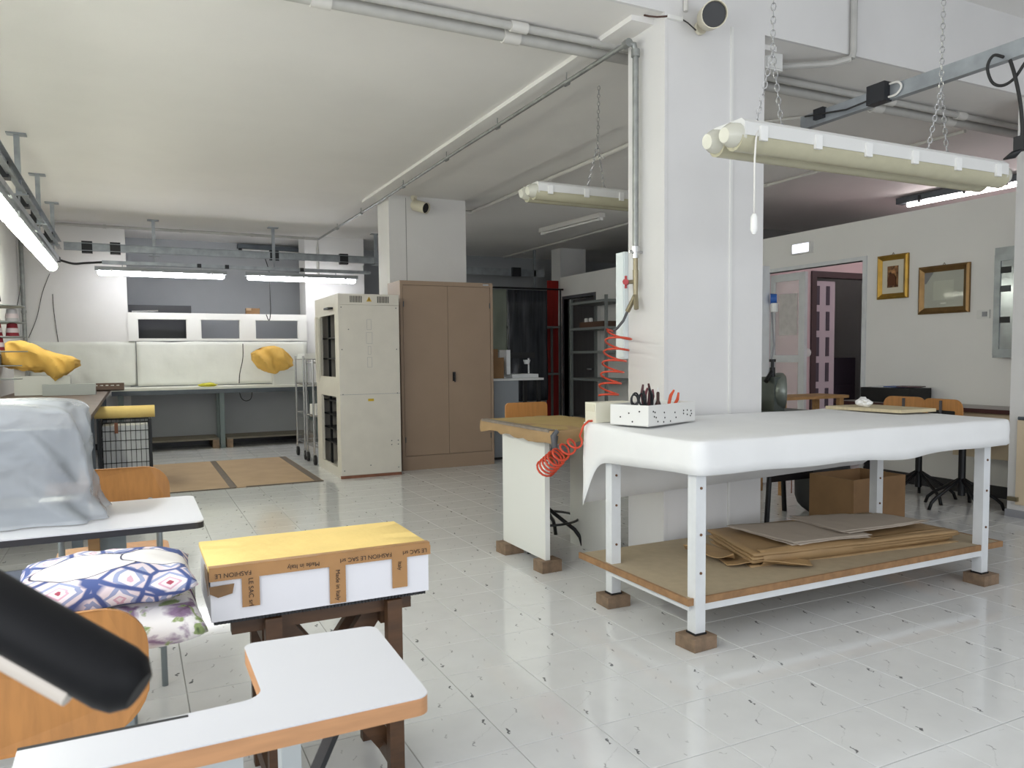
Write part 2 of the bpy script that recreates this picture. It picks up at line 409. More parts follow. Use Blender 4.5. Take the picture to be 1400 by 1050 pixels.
# folding door pushed to one side
d3 = bm_(); 
for k in range(4):
    x = 7.42 + k * .085; prism(d3, [(x, 6.78 + .0, .01), (x + .085, 6.78 + (.05 if k % 2 else -.05) * 0 + .0, .01), (x + .085, 6.80, .01), (x, 6.80, .01)], (0, 0, 2.08))
d3 = struct('door_3', d3, mat('lilac_fold_door', '#c9bcc4', .5))
for k in range(2):
    for j in range(6):
        x = 7.44 + k * .17; obj('pane', box((x, 6.772, .25 + j * .31), (x + .055, 6.781, .25 + j * .31 + .23)), mat('slot_dark', '#4b4450', .4), parent=d3)
# skirtings
struct('baseboard_right', box((XP - .012, 3.47, 0), (XP, 5.25, .1)), basem)
struct('baseboard_back', box((X0, YB - .01, 0), (2.37, YB, .08)), basem)
# --- pillars
def pillar(name, a, b):
    bm = box(a, b); bevel(bm, .008, 1); return struct(name, bm, wallw)
P2 = pillar('wall_column_near', (2.605, YF, 0), (3.31, 3.75, ZC))
obj('corner_bead', box((2.60, YF - .004, 0), (2.618, YF + .03, ZC)), wallw, parent=P2)
obj('cable_duct', box((3.055, YF - .009, 0), (3.07, YF, ZC)), whitep, parent=P2)
P1 = pillar('wall_column_far', (2.60, 8.33, 0), (3.52, 8.75, ZC - .027))
obj('seam', box((2.795, 8.326, 0), (2.80, 8.331, ZC - .05)), walldk, parent=P1)
pillar('wall_column_back', (6.60, 11.5, 0), (7.1, 11.82, ZC))
P4 = pillar('wall_column_right', (5.80, 3.0, 0), (6.42, 3.409, ZH))
obj('column_back', box((5.80, 3.409, 0), (6.42, 3.47, ZC)), wallw, parent=P4)
obj('plinth', box((5.79, 2.99, 0), (6.43, 3.48, .055)), greym, parent=P4)
# unseen windows added around the daylight area lights: frames and sills
w2 = bm_()
for x in (-1.0, .8, 2.6, 4.4, 6.14): bx(w2, (x, Y0 + .02, .56), (x + .06, Y0 + .08, 2.94))
bx(w2, (-1.0, Y0 + .02, .5), (6.2, Y0 + .08, .56)); bx(w2, (-1.0, Y0 + .02, 2.94), (6.2, Y0 + .08, 3.0)); struct('added_window_2', w2, whitem)
w3 = bm_()
for y in (-1.3, .15, 1.55, 2.99): bx(w3, (-1.59, y, 1.01), (-1.53, y + .06, 2.69))
bx(w3, (-1.59, -1.3, .95), (-1.53, 3.05, 1.01)); bx(w3, (-1.59, -1.3, 2.69), (-1.53, 3.05, 2.75)); struct('added_window_3', w3, whitem)
# ================================================================== PIPES, RAILS, LAMPS
# --- gas pipe from column to column under the plaster band
t = thing('gas_pipe', 'thin galvanised pipe slung under the ceiling between the two white columns', 'pipe', (2.53, 6, 2.95))
b = bm_(); xg, zg = 2.515, 2.94
obj('pipe_run', tube(b, [(xg, 3.63, zg), (xg, 6.0, zg + .005), (2.54, 8.42, zg + .015), (2.54, 11.62, ZC - .07)], .014, 10), pipeg, t, True)
for y in (4.32, 5.35, 6.4, 7.6, 9.2, 10.4):
    h = bm_(); tube(h, [(2.53, y, zg), (2.53, y, ZC - .03)], .004, 5); tube(h, [(2.53, y - .018, zg + .006), (2.53, y + .018, zg + .006)], .02, 8); obj('hanger_clip', h, pipeg, t, True)
t2 = thing('valve_pipe', 'vertical galvanised pipe with red valve on the near white column', 'pipe', (2.55, 3.60, 1.6))
xv, yv = 2.56, 3.615
obj('pipe_run', tube(bm_(), [(xg, 3.63, zg), (xv - .01, yv, zg - .005), (xv, yv, zg - .05), (xv, yv, 1.83)], .017, 10), pipeg, t2, True)
b = bm_(); tube(b, [(xg + .002, 3.655, zg + .001), (xg, 3.61, zg)], .024, 10); tube(b, [(xv, yv, zg - .03), (xv, yv, zg - .07)], .024, 10); obj('elbow', b, pipeg, t2, True)
b = bm_(); tube(b, [(xv, yv, 1.83), (xv, yv, 1.80), (xv, yv, 1.80), (xv, yv, 1.765)], [.026, .026, .019, .019], 10); tube(b, [(xv + .045, yv, 1.8), (xv - .04, yv, 1.8)], .009, 6); obj('clamp', b, chrome, t2, True)
obj('fitting', tube(bm_(), [(xv, yv, 1.765), (xv, yv, 1.70), (xv, yv, 1.70), (xv, yv, 1.55)], [.014, .014, .017, .013], 10), brass, t2, True)
v = obj('valve', tube(bm_(), [(xv, yv, 1.635), (xv - .03, yv + .04, 1.635)], .012, 8), brass, t2, True)
b = bm_(); tube(b, [(xv - .034, yv + .045, 1.67), (xv - .034, yv + .045, 1.60)], .008, 6); tube(b, [(xv - .02, yv + .06, 1.635), (xv - .048, yv + .028, 1.635)], .018, 8); obj('handle', b, redp, v, True)
b = bm_(); tube(b, [(xv, yv, 1.56), (xv - .015, yv - .03, 1.48)], .014, 8); tube(b, [(xv, yv, 1.56), (xv - .02, yv + .05, 1.47)], .014, 8); obj('coupling', b, brass, t2, True)
# --- coiled air hoses
def helix(p, q, turns, r0, r1, n=14):
    p, q = Vector(p), Vector(q); t = (q - p).normalized(); a = t.orthogonal().normalized(); c = t.cross(a); out = []
    for k in range(int(turns * n) + 1):
        f = k / (turns * n); ang = 2 * PI * k / n; r = r0 + (r1 - r0) * f
        out.append(p + (q - p) * f + (a * math.cos(ang) + c * math.sin(ang)) * r)
    return out
t = thing('air_hose', 'orange coiled air hose hanging down the near white column', 'hose', (2.5, 3.75, .9))
b = bm_(); tube(b, [(xv - .02, yv + .05, 1.47), (xv - .03, yv + .075, 1.42), (xv - .04, yv + .12, 1.38), (xv - .05, yv + .15, 1.36)], .008, 8); obj('connector', b, greyd, t, True)
hp = [(xv - .05, yv + .15, 1.36)] + helix((2.50, 3.68, 1.37), (2.40, 3.66, .98), 6.2, .075, .055)[3:]
obj('coil', tube(bm_(), hp, .006, 6), orangeh, t, 'all')
t = thing('air_hose', 'orange coiled air hose drooping in front of the kraft-wrapped table', 'hose', (2.0, 3.55, .5))
A, B_ = fl(795, 583, .84), onX(744, 640, 1.93)
hp = [(2.12, 3.31, .892), (2.05, 3.30, .893), (2.02, 3.30, .87)] + helix((1.99, 3.30, .80), (1.96, 3.46, .70), 3.0, .03, .042) + helix((1.96, 3.46, .70), (1.95, 3.58, .62), 5.0, .045, .05)[2:]
obj('coil', tube(bm_(), hp, .0058, 6), orangeh, t, 'all')
# --- thick drain pipes along the ceiling behind the front beam
for lab, y, r, z in (('thick grey drain pipe on the ceiling along the front beam, with couplings', 3.94, .034, ZC - .044), ('slim grey conduit on the ceiling beside the thick drain pipe', 3.84, .022, ZC - .032)):
    t = thing('drain_pipe', lab, 'pipe', (2, y, z))
    obj('pipe_run', tube(bm_(), [(X0, y, z), (9.3, y, z)], r, 14), pipew, t, True)
    for x in (-.4, .9, 1.95, 3.6, 4.9, 5.7): obj('coupling', tube(bm_(), [(x - .05, y, z), (x + .05, y, z)], r + .008, 14), pipel, t, True)
# conduits on the ceiling
def conduit(lab, pts, r=.014, m=pipel, clips=True):
    t = thing('conduit', lab, 'conduit', pts[0]); obj('pipe_run', tube(bm_(), pts, r, 8), m, t, True)
    if clips:
        for a, c in zip(pts, pts[1:]):
            a, c = Vector(a), Vector(c); L_ = (c - a).length; n = int(L_ / 1.1)
            for k in range(1, n + 1):
                p = a + (c - a) * (k / (n + 1)); d = (c - a).normalized() * .018; obj('clip', tube(bm_(), [p - d, p + d], r + .006, 8), m, t, True)
    return t
conduit('pale conduit crossing the ceiling from the far column towards the near column', [(3.56, 8.95, ZC - .03), (3.86, 8.9, ZC - .03), (3.87, 4.02, ZC - .03)], .02)
conduit('pale conduit across the dark end of the ceiling', [(6.15, 12.8, ZC - .026), (6.15, 4.1, ZC - .026)], .016)
conduit('thin conduit on the ceiling in front of the pink-lit room', [(4.35, 4.75, ZC - .02), (4.95, 4.05, ZC - .02)], .01)
conduit('long thin conduit on the ceiling towards the partition', [(4.62, 5.6, ZC - .02), (6.05, 4.9, ZC - .02)], .01)
conduit('grey conduit along the top of the back wall', [(-1.2, 11.7, ZC - .05), (2.54, 11.66, ZC - .06), (2.56, 11.78, ZC - .2), (2.56, 11.78, 2.42)], .02, pipew)
conduit('grey pipe standing in the left back corner', [(X0 + .05, YB - .06, ZC - .25), (X0 + .05, YB - .06, .9)], .025, pipeg)
conduit('grey conduit running down the front beam above the twin light', [(4.0, 3.385, ZH - .05), (4.0, 3.385, 3.2), (4.0, 3.385, 3.05), (3.99, 3.39, 3.01)], .02, pipew, False)
conduit('grey conduit bending back under the slab beside the near column', [(3.99, 3.39, 3.01), (3.93, 3.48, 3.00), (3.55, 3.74, 3.00)], .02, pipew, False)
conduit('grey conduit hooking round the right column under the beam', [(6.4, 2.95, 3.02), (5.75, 2.95, 2.99), (5.68, 2.96, 2.965), (5.66, 2.97, 2.93)], .02, pipew, False)
conduit('thin conduit on the front beam above the near column', [(2.73, 3.395, ZH - .02), (2.73, 3.395, 3.06)], .012, pipel, False)
t = thing('junction_box', 'small white junction box beside the near column under the beam', 'junction box', (3.55, 3.62, 2.93))
obj('box_body', bevel(box((3.48, 3.58, 2.94), (3.62, 3.66, 3.04)), .008), whitep, t); obj('lid', box((3.49, 3.574, 2.95), (3.61, 3.58, 3.03)), whitep, t)
# --- busbar rails on hangers
def rail(lab, p, q, posts, zr, w=.05, h=.10, boxes=(), group=None):
    t = thing('busbar_rail', lab, 'rail', p, group); p, q = Vector(p), Vector(q)
    d = (q - p).normalized(); s = d.cross(Vector((0, 0, 1)))
    b = bm_()      # C channel: web, top and bottom lips
    bar(b, p, q, .006, h); up = Vector((0, 0, h / 2 - .004))
    bar(b, p + up + s * .02, q + up + s * .02, .04, .006); bar(b, p - up + s * .02, q - up + s * .02, .04, .006)
    obj('channel', b, steelg, t)
    for c in posts:
        b = bm_(); c = Vector(c); bar(b, (c.x, c.y, zr - .07), (c.x, c.y, ZC if zr < ZC else ZH), .04, .04); obox(b, (c.x, c.y, (ZC if zr < ZC else ZH) - .006), .14, .09, .012); obox(b, (c.x, c.y, zr - .075), .13, .06, .01)
        obj('hanger', b, steelg, t)
    for k, f in enumerate(boxes):
        c = p + (q - p) * f - s * .03; b = bm_(); obox(b, c, *( (.12, .08, .15) if abs(d.x) > .5 else (.08, .12, .15))); bevel(b, .012); obox(b, c - s * .045, .05, .05, .05)
        bo = obj('tap_off_box', b, blackp, t, True)
    n = int((q - p).length / 1.5)
    for k in range(n):
        c = p + d * (1.5 * k + .75) - s * .006; b = bm_(); bar(b, c - d * .05, c + d * .05, .008, h * .7); obj('joint_plate', b, darkst, t)
    return t
rail('long galvanised busbar rail with black plug boxes along the left wall', (-.77, 3.45, 2.63), (-.77, 11.05, 2.63), [(-.77, 4.2, 0), (-.77, 5.9, 0), (-.77, 7.4, 0), (-.77, 8.92, 0), (-.77, 10.45, 0)], 2.63, boxes=(.44, .60, .73, .90))
rail('long galvanised busbar rail with black plug boxes in front of the back wall', (-.72, 11.25, 2.65), (3.55, 11.25, 2.65), [(.31, 11.25, 0), (1.83, 11.25, 0), (3.3, 11.25, 0)], 2.65, boxes=(.06, .135, .60, .83))
rail('galvanised busbar rail hanging above the white cutting table', (3.66, 3.40, 2.6), (3.66, .2, 2.6), [(3.66, .6, 0)], 2.6 + 0, boxes=(.18,)) if False else None
t = thing('busbar_rail', 'galvanised busbar rail slanting away above the twin strip light', 'rail', (3.66, 2.8, 2.6))
b = bm_(); bar(b, (3.64, 3.45, 2.595), (3.66, -.6, 2.595), .006, .075); bar(b, (3.66, 3.45, 2.562), (3.68, -.6, 2.562), .045, .006); bar(b, (3.66, 3.45, 2.628), (3.68, -.6, 2.628), .045, .006); obj('channel', b, steelg, t)
b = bm_(); obox(b, (3.625, 2.9, 2.6), .06, .11, .1); bevel(b, .015); obj('tap_off_box', b, blackp, t, True)
b = bm_(); obox(b, (3.63, 3.3, 2.61), .03, .07, .06); obj('end_cap', b, blackp, t)
for y in (-.3, 1.2):
    b = bm_(); bar(b, (3.66, y, 2.63), (3.66, y, ZH), .035, .035); obox(b, (3.66, y, ZH - .006), .12, .12, .012); obj('hanger', b, steelg, t)
obj('wire', tube(bm_(), [(3.62, 3.4, 2.62), (3.615, 3.1, 2.575), (3.61, 2.95, 2.58)], .005, 6), cable, t, 'all')
obj('wire_loop', tube(bm_(), soft([(3.63, 2.86, 2.57), (3.63, 2.80, 2.57), (3.63, 2.77, 2.60), (3.63, 2.79, 2.63), (3.63, 2.84, 2.635)]), .006, 6), cablew, t, 'all')
# looping black cable with a plug on the right
t = thing('power_cable', 'black power cable looped over the rail with a dangling plug', 'cable', (3.6, 2.2, 2.2))
pts = [onX(u, v, 3.6) for u, v in ((1372, 78), (1358, 76), (1350, 92), (1356, 112), (1370, 117), (1386, 108), (1400, 88), (1412, 70))]
obj('loop', tube(bm_(), soft(pts), .007, 7), cable, t, 'all')
pts = [onX(u, v, 3.58) for u, v in ((1381, 82), (1388, 105), (1395, 140), (1398, 175), (1397, 188))]
obj('lead', tube(bm_(), soft(pts), .008, 7), cable, t, 'all')
c = onX(1397, 196, 3.58); b = bm_(); obox(b, c, .05, .045, .06); bevel(b, .01); obj('plug', b, blackp, t, True)
pts = [onX(u, v, 3.58) for u, v in ((1396, 204), (1385, 212), (1372, 218))]; obj('tail', tube(bm_(), pts, [.008, .018, .004], 7), blackp, t, 'all')
# --- strip lights
emB = mat('tube_light_white', '#fbfbff', .5, emit=TUBE_BACK); emL = mat('tube_light_greenish', '#f6f8e6', .5, emit=TUBE_LEFT); emP = mat('tube_light_pink_room', '#fff2f2', .5, emit=TUBE_PINK)
def strip_light(lab, p, q, m_em, group, ceil=False, wd=.1, big=1.0):
    t = thing('strip_light', lab, 'strip light', p, group); p, q = Vector(p), Vector(q); d = (q - p).normalized()
    b = bm_(); bar(b, p + Vector((0, 0, .045)), q + Vector((0, 0, .045)), wd, .05); bevel(b, .012); obj('housing', b, mat('lamp_housing', '#8f9498', .5), t)
    b = bm_(); tube(b, [p + d * .03 + Vector((0, 0, -.005)), p + d * .05 + Vector((0, 0, -.005)), q - d * .05 + Vector((0, 0, -.005)), q - d * .03 + Vector((0, 0, -.005))], [.02, .036 * big, .036 * big, .02], 12); obj('diffuser', b, m_em, t, True)
    for f in (.12, .5, .88):
        c = p + (q - p) * f; b = bm_(); bar(b, c - d * .012 + Vector((0, 0, .02)), c + d * .012 + Vector((0, 0, .02)), wd + .012, .03); obj('clip', b, chrome, t)
    for f in (.2, .8):
        c = p + (q - p) * f; b = bm_(); tube(b, [c + Vector((0, 0, .07)), c + Vector((0, 0, .10 if abs(d.x) > .5 else .132))], .006, 6); obj('bracket', b, steelg, t)
    return t
for a in ((-.385, 1.195), (1.435, 3.0)):
    strip_light(('lit white strip light in front of the bare white back wall' if a[0] < 0 else 'lit white strip light between grey wall and the white pier'), (a[0], 11.2, 2.335), (a[1], 11.2, 2.335), emB, 'lit strip lights of the workbenches')
for k, y in enumerate((5.25, 6.95, 8.65, 3.55, 1.85)):  # last two lamps added out of view to brighten left-facing sides
    strip_light(('greenish lit strip light over the left bench, ' + ('next to the side window return', 'between window return and thread stand', 'nearest the back wall', 'added out of view beside the side window', 'added out of view in front of the side window')[k]), (-.775, y, 2.285), (-.775, y + 1.57, 2.285), emL, 'lit strip lights of the workbenches', big=1.55)
t = thing('lamp_support_channel', 'narrow steel channel carrying the lit strip lights along the left wall', 'channel', (-.77, 8, 2.4))
b = bm_(); bar(b, (-.77, 1.8, 2.445), (-.77, 10.9, 2.445), .045, .05); obj('channel', b, steelg, t)
for y in (1.9, 3.2): b = bm_(); tube(b, [(-.77, y, 2.47), (-.77, y, ZH)], .008, 6); obj('hanger', b, steelg, t)
for y in (5.9, 7.4, 8.92, 10.45): b = bm_(); tube(b, [(-.77, y, 2.47), (-.77, y, 2.545)], .008, 6); obj('hanger', b, steelg, t)
b = bm_(); obox(b, (-.77, 10.93, 2.44), .06, .08, .06); obj('end_box', b, blackp, t)
t = thing('lamp_support_channel', 'narrow steel channel carrying the lit strip lights before the back wall', 'channel', (1.3, 11.2, 2.46))
b = bm_(); bar(b, (-.3, 11.2, 2.46), (3.2, 11.2, 2.46), .045, .045); obj('channel', b, steelg, t)
for x in (.31, 1.83, 3.1): b = bm_(); tube(b, [(x, 11.2, 2.48), (x, 11.22, 2.56)], .008, 6); obj('hanger', b, steelg, t)
for x in (.85, 1.2, 2.2): b = bm_(); obox(b, (x, 11.17, 2.46), .05, .04, .05); obj('socket', b, blackp, t)
obj('feed_cable', tube(bm_(), [*soft([(-.77, 11.0, 2.45), (-.62, 11.12, 2.42), (-.5, 11.2, 2.44), (-.3, 11.2, 2.46)])], .014, 8), cable, t, 'all')
# unlit housing fixed to the grey wall and battens
def batten(lab, p, q, m=pipel):
    t = thing('strip_light', lab, 'strip light', p, None); p, q = Vector(p), Vector(q); b = bm_(); bar(b, p, q, .09, .06); bevel(b, .01); obj('housing', b, m, t)
    d = (q - p).normalized(); tb = bm_(); tube(tb, [p + d * .06 - Vector((0, 0, .045)), q - d * .06 - Vector((0, 0, .045))], .014, 8); obj('tube', tb, whitep, t, True)
    for e, s in ((p, 1), (q, -1)): b = bm_(); obox(b, e + d * .04 * s - Vector((0, 0, .04)), .05, .05, .05); obj('end_holder', b, blackp if m is darkst else whitep, t)
    return t
batten('unlit dark strip light high on the grey back wall', (1.55, 12.9, 2.98), (2.9, 12.9, 2.96), darkst)
batten('unlit white batten light on the dark part of the ceiling', (5.33, 9.83, ZC - .035), (5.45, 8.42, ZC - .035))
t = thing('strip_light', 'lit strip light in a dark holder on the pink-lit ceiling', 'strip light', (8.2, 5.6, ZC - .05)); p, q = Vector((8.19, 6.25, ZC - .05)), Vector((8.22, 4.75, ZC - .05))
b = bm_(); bar(b, p, q, .11, .07); obj('housing', b, darkst, t)
b = bm_(); tube(b, [p - Vector((0, .12, .055)), q + Vector((0, .05, -.055))], .026, 10); obj('tube', b, emP, t, True)
for f in (.2, .55, .85): c = p + (q - p) * f; b = bm_(); obox(b, c - Vector((0, 0, .02)), .13, .03, .08); obj('clip', b, blackp, t)
# --- hanging twin lights (unlit)
diffm = mat('lamp_diffuser', '#cdc8ac', .22, var=.06, vs=20, trans=.25)
def chain(bm, p, q, link=.03, r=.0021):
    p, q = Vector(p), Vector(q); d = (q - p); n = max(2, int(d.length / (link * .78))); d.normalize(); a = d.orthogonal().normalized(); c = d.cross(a)
    for k in range(n):
        ce = p + (q - p) * ((k + .5) / n); s = a if k % 2 else c
        pts = [ce + d * (link / 2 * math.cos(w)) + s * (link * .27 * math.sin(w)) for w in [2 * PI * i / 8 for i in range(9)]]
        tube(bm, pts, r, 4, False)
def twin_light(lab, c, L_, chains, axis=0):
    """twin-lobed weatherproof light, along x"""
    t = thing('hanging_strip_light', lab, 'hanging light', c); c = Vector(c); h = L_ / 2
    # upper tray
    b = bm_(); prism(b, [(c.x - h + .06, c.y + y, c.z + z) for y, z in ((-.088, -.005), (.088, -.005), (.088, .04), (.07, .055), (-.07, .055), (-.088, .04))], (L_ - .12, 0, 0)); obj('tray', b, mat('lamp_tray', '#d6d6d3', .45), t)
    for s in (-1, 1):
        b = bm_(); tube(b, [(c.x - h + .05, c.y + s * .044, c.z - .012), (c.x + h - .05, c.y + s * .044, c.z - .012)], .042, 14); obj('diffuser', b, diffm, t, True)
        for e in (-1, 1):
            b = bm_(); x0 = c.x + e * (h - .05); tube(b, [(x0 - e * .02, c.y + s * .044, c.z), (x0 + e * .02, c.y + s * .044, c.z), (x0 + e * .045, c.y + s * .044, c.z - .004)], [.0445, .041, .026], 14); obj('end_cap', b, mat('lamp_end_cap', '#c2c1b4', .2), t, True)
    for k in range(6):
        x = c.x - h + .14 + k * (L_ - .28) / 5
        for s in (-1, 1): b = bm_(); bx(b, (x - .016, c.y + s * .092 - .006, c.z - .02), (x + .016, c.y + s * .092 + .006, c.z + .03)); obj('clip', b, whitep, t)
    for k, (x, top) in enumerate(chains):
        b = bm_(); apex = Vector((x + .01, c.y, c.z + .34)); chain(b, (x - .07, c.y, c.z + .06), apex); chain(b, (x + .06, c.y, c.z + .06), apex); chain(b, apex, (x + .02, c.y, top)); o = obj('chain', b, chrome, t); o['kind'] = 'stuff'
        for dx in (-.07, .06): b = bm_(); bx(b, (x + dx - .02, c.y - .012, c.z + .053), (x + dx + .02, c.y + .012, c.z + .066)); obj('hook_plate', b, whitep, t)
    return t
tl = twin_light('long twin-tube weatherproof light hanging on chains above the white cutting table', (2.66, 2.155, 1.985), 1.6, ((2.12, ZH), (3.06, ZH)))
pc = [fl(u, v, 1.93) for u, v in ()]; x0 = 1.955
obj('pull_cord', tube(bm_(), [(1.98, 2.07, 2.0), (1.965, 2.062, 1.97), (1.958, 2.06, 1.9), (1.958, 2.06, 1.70)], .0035, 6), cablew, tl, 'all')
b = bm_(); lathe(b, [(.006, .035), (.012, .025), (.013, -.02), (.006, -.035)], (1.958, 2.06, 1.675), 10); obj('pull_switch', b, whitep, tl, True)
twin_light('twin-tube weatherproof light hanging on chains above the kraft-wrapped table', (2.98, 4.27, 2.23), 1.58, ((2.72, 2.94), (3.4, ZC)))
# --- spot lamps
spotm = mat('spot_beige', '#cfc9b6', .4)
def spot(lab, mount, aim, c, L_=.16, r=.06, cblf=True):
    t = thing('spot_lamp', lab, 'spot lamp', mount); c, aim, mount = Vector(c), Vector(aim).normalized(), Vector(mount)
    M = aim.to_track_quat('Z', 'Y').to_matrix()
    b = bm_(); lathe(b, [(r * .75, -L_ / 2), (r * .97, -L_ / 2 + .02), (r, L_ / 2), (r * .93, L_ / 2), (r * .9, L_ / 2 - .03)], c, 24, M); obj('shade', b, spotm, t, True)
    b = bm_(); lathe(b, [(r * .88, L_ / 2 - .03), (r * .9, L_ / 2 - .022)], c, 24, M); obj('lens', b, mat('lens_black', '#08080a', .3), t)
    b = bm_(); tube(b, [mount, (mount + c) / 2 + Vector((0, 0, .02)), c - aim * .02], .008, 7); obj('arm', b, spotm, t, 'all')
    b = bm_(); lathe(b, [(.035, 0), (.035, .02)], mount, 14, Matrix.Rotation(PI / 2, 3, 'X')); obj('mount', b, spotm, t, True)
    return t
sp = spot('beige cylinder spot lamp at the top of the near white column', (2.83, YF - .005, 2.99), (-.6, -1, -.36), (2.80, 3.27, 3.0), .19, .068)
obj('cable', tube(bm_(), [(2.78, 3.37, 2.96), (2.74, 3.39, 3.0), (2.70, 3.40, 3.02)], .004, 6), cable, sp, 'all')
t = thing('cable_duct_piece', 'short white cable duct at the corner of the near column', 'cable duct', (2.65, 3.405, 3.02)); obj('duct', box((2.61, 3.392, 3.005), (2.71, 3.409, 3.025)), whitep, t)
obj('cable', tube(bm_(), [(2.61, 3.40, 3.015), (2.56, 3.42, 3.01), (2.53, 3.45, 3.02), (2.52, 3.48, 3.035)], .005, 6), mat('brown_cable', '#4b332c', .6), t, 'all')
spot('beige cylinder spot lamp at the top of the far white column', (2.88, 8.3, 2.99), (.55, -1, -.35), (2.90, 8.15, 2.87), .2, .062)
# ================================================================== CUTTING TABLE
TX0, TX1, TY0, TY1 = 2.05, 4.12, 2.46, 3.375; ZT = .872
BZ = .055
t = thing('cutting_table', 'large white metal-legged table under a white sheet, standing on wooden blocks', 'table', (3.08, 2.9, BZ))
legs = [(2.088, 2.512), (3.99, 2.52), (2.085, 3.13), (3.99, 3.16)]
for x, y in legs:
    b = bm_()       # angle-iron leg
    sx = 1 if x < 3 else -1; sy = 1 if y < 2.9 else -1
    bx(b, (x - .026, y - .026, BZ), (x + .026, y + .026, .80)); bevel(b, .003, 1); lg = obj('leg', b, whitem, t)
    for k in range(3): obj('bolt', lathe(bm_(), [(.006, 0), (.006, .004)], (x, y - .026, .3 + .17 * k + random.random() * .05), 8, Matrix.Rotation(PI / 2, 3, 'X')), mat('rusty', '#7a5a44', .6, .4), lg)
    obj('foot_pad', box((x - .03, y - .03, BZ), (x + .03, y + .03, BZ + .008)), black2, t)
b = bm_()
for y in (2.515, 3.14): bar(b, (2.07, y, .175), (3.99, y, .175), .028, .05)
for x in (2.07, 3.99): bar(b, (x, 2.52, .175), (x, 3.13, .175), .028, .05)
obj('lower_frame', b, whitem, t)
b = bm_()
for y in (2.52, 3.14): bar(b, (2.07, y, .78), (3.99, y, .78), .028, .05)
obj('upper_frame', b, whitem, t)
b = box((2.045, 2.508, .202), (4.135, 3.36, .208)); sh = obj('shelf_board', b, particle, t)
for a, c in (((2.032, 2.497, .180), (4.148, 2.508, .21)), ((2.032, 2.508, .180), (2.045, 3.37, .21)), ((4.135, 2.508, .180), (4.148, 3.37, .21))): obj('edge_strip', box(a, c), mat('masking_tape', '#a07a54', .6, var=.25, vs=25), sh)
obj('table_top', bevel(box((TX0 + .015, TY0 + .015, .80), (TX1 - .015, TY1 - .02, ZT - .012)), .012), particle, t)
# wooden blocks under the legs
for k, (x, y) in enumerate(legs):
    b = bm_(); obox(b, (x - .005 + .01 * (k % 2), y - .005, .028), .125, .115, .054, .08 - .06 * k); bevel(b, .004, 1)
    tag(obj('wooden_block', b, woodb, base=(x, y, .001)), 'short wooden block under the cutting table leg ' + ('facing the white carton', 'closest to the right column', 'nearest the kraft-wrapped table', 'beside the brown plywood box')[k], 'wooden block', 'blocks under the cutting table')
# sheet draped over the table
def drape():
    bm = bm_(); N = 220; per = []
    w, d = TX1 - TX0, TY1 - TY0; cx, cy = (TX0 + TX1) / 2, (TY0 + TY1) / 2; r = .035
    base = rrect(w, d, r, 5, cx, cy)
    # resample the outline
    pts = base + [base[0]]; L_ = [0]
    for p, q in zip(pts, pts[1:]): L_.append(L_[-1] + math.hypot(q[0] - p[0], q[1] - p[1]))
    for k in range(N):
        s = L_[-1] * k / N; i = max(j for j in range(len(L_)) if L_[j] <= s + 1e-9); i = min(i, len(pts) - 2)
        f = (s - L_[i]) / max(1e-9, L_[i + 1] - L_[i]); per.append((pts[i][0] + (pts[i + 1][0] - pts[i][0]) * f, pts[i][1] + (pts[i + 1][1] - pts[i][1]) * f))
    def ss(a, c, x): x = min(1, max(0, (x - a) / (c - a))); return x * x * (3 - 2 * x)
    rings = []
    def drop(x, y):
        dd = .132 + .006 * math.sin(3.1 * x) + .003 * math.sin(11 * x + 4 * y) + .02 * math.exp(-((x - 3.3) / .25) ** 2)
        back = ss(cy + .1, TY1 - .01, y)
        if y > TY1 - .03: dd = .40 - .035 * (x - TX0) / w * 1.6
        elif x < TX0 + .03: dd = dd + back ** 3 * .27 + .03 * ss(2.5, 3.2, y)
        elif x > TX1 - .03: dd = dd * .95 + back ** 3 * .2
        return dd
    # top rings inwards
    for fct, dz in ((.0, 0), (.35, .004), (.7, .003), (.93, .0), (.975, .0), (.99, -.001), (.998, -.0025)):
        if fct == 0: continue
        rings.append([Vector((cx + (x - cx) * fct, cy + (y - cy) * fct, ZT + dz + .004 * fbm((x * fct, y * fct, 0), 2.2) + .012 * ss(cy - .1, TY1, cy + (y - cy) * fct) * ss(.5, .9, fct))) for x, y in per])
    for k, f in enumerate((0.0, .12, .4, .7, 1.0)):
        ring = []
        for x, y in per:
            dd = drop(x, y); nx, ny = x - max(TX0 + r, min(TX1 - r, x)), y - max(TY0 + r, min(TY1 - r, y)); l = math.hypot(nx, ny) or 1
            o = .005 + .012 * f * fbm((x, y, f * .4), 2.6, 3) + .011 * min(1, f * 4)
            if y > TY1 - .03: o = .012 * f * fbm((x, y, f), 4, 3) - .004
            ring.append(Vector((x + nx / l * o, y + ny / l * o, ZT - .006 - dd * f  + .009 * ss(cy, TY1, y) * (1 - f))))
        rings.append(ring)
    vr = [[bm.verts.new(p) for p in R] for R in rings]
    for a, c in zip(vr, vr[1:]):
        for k in range(N): bm.faces.new((a[k], a[(k + 1) % N], c[(k + 1) % N], c[k]))
    bm.faces.new(vr[0])
    return bm
o = obj('table_sheet', drape(), clothw, smooth='all'); tag(o, 'white sheet draped over the large cutting table with a longer fold at the back', 'sheet')
sm = o.modifiers.new('thick', 'SOLIDIFY'); sm.thickness = .003; sm.offset = -1
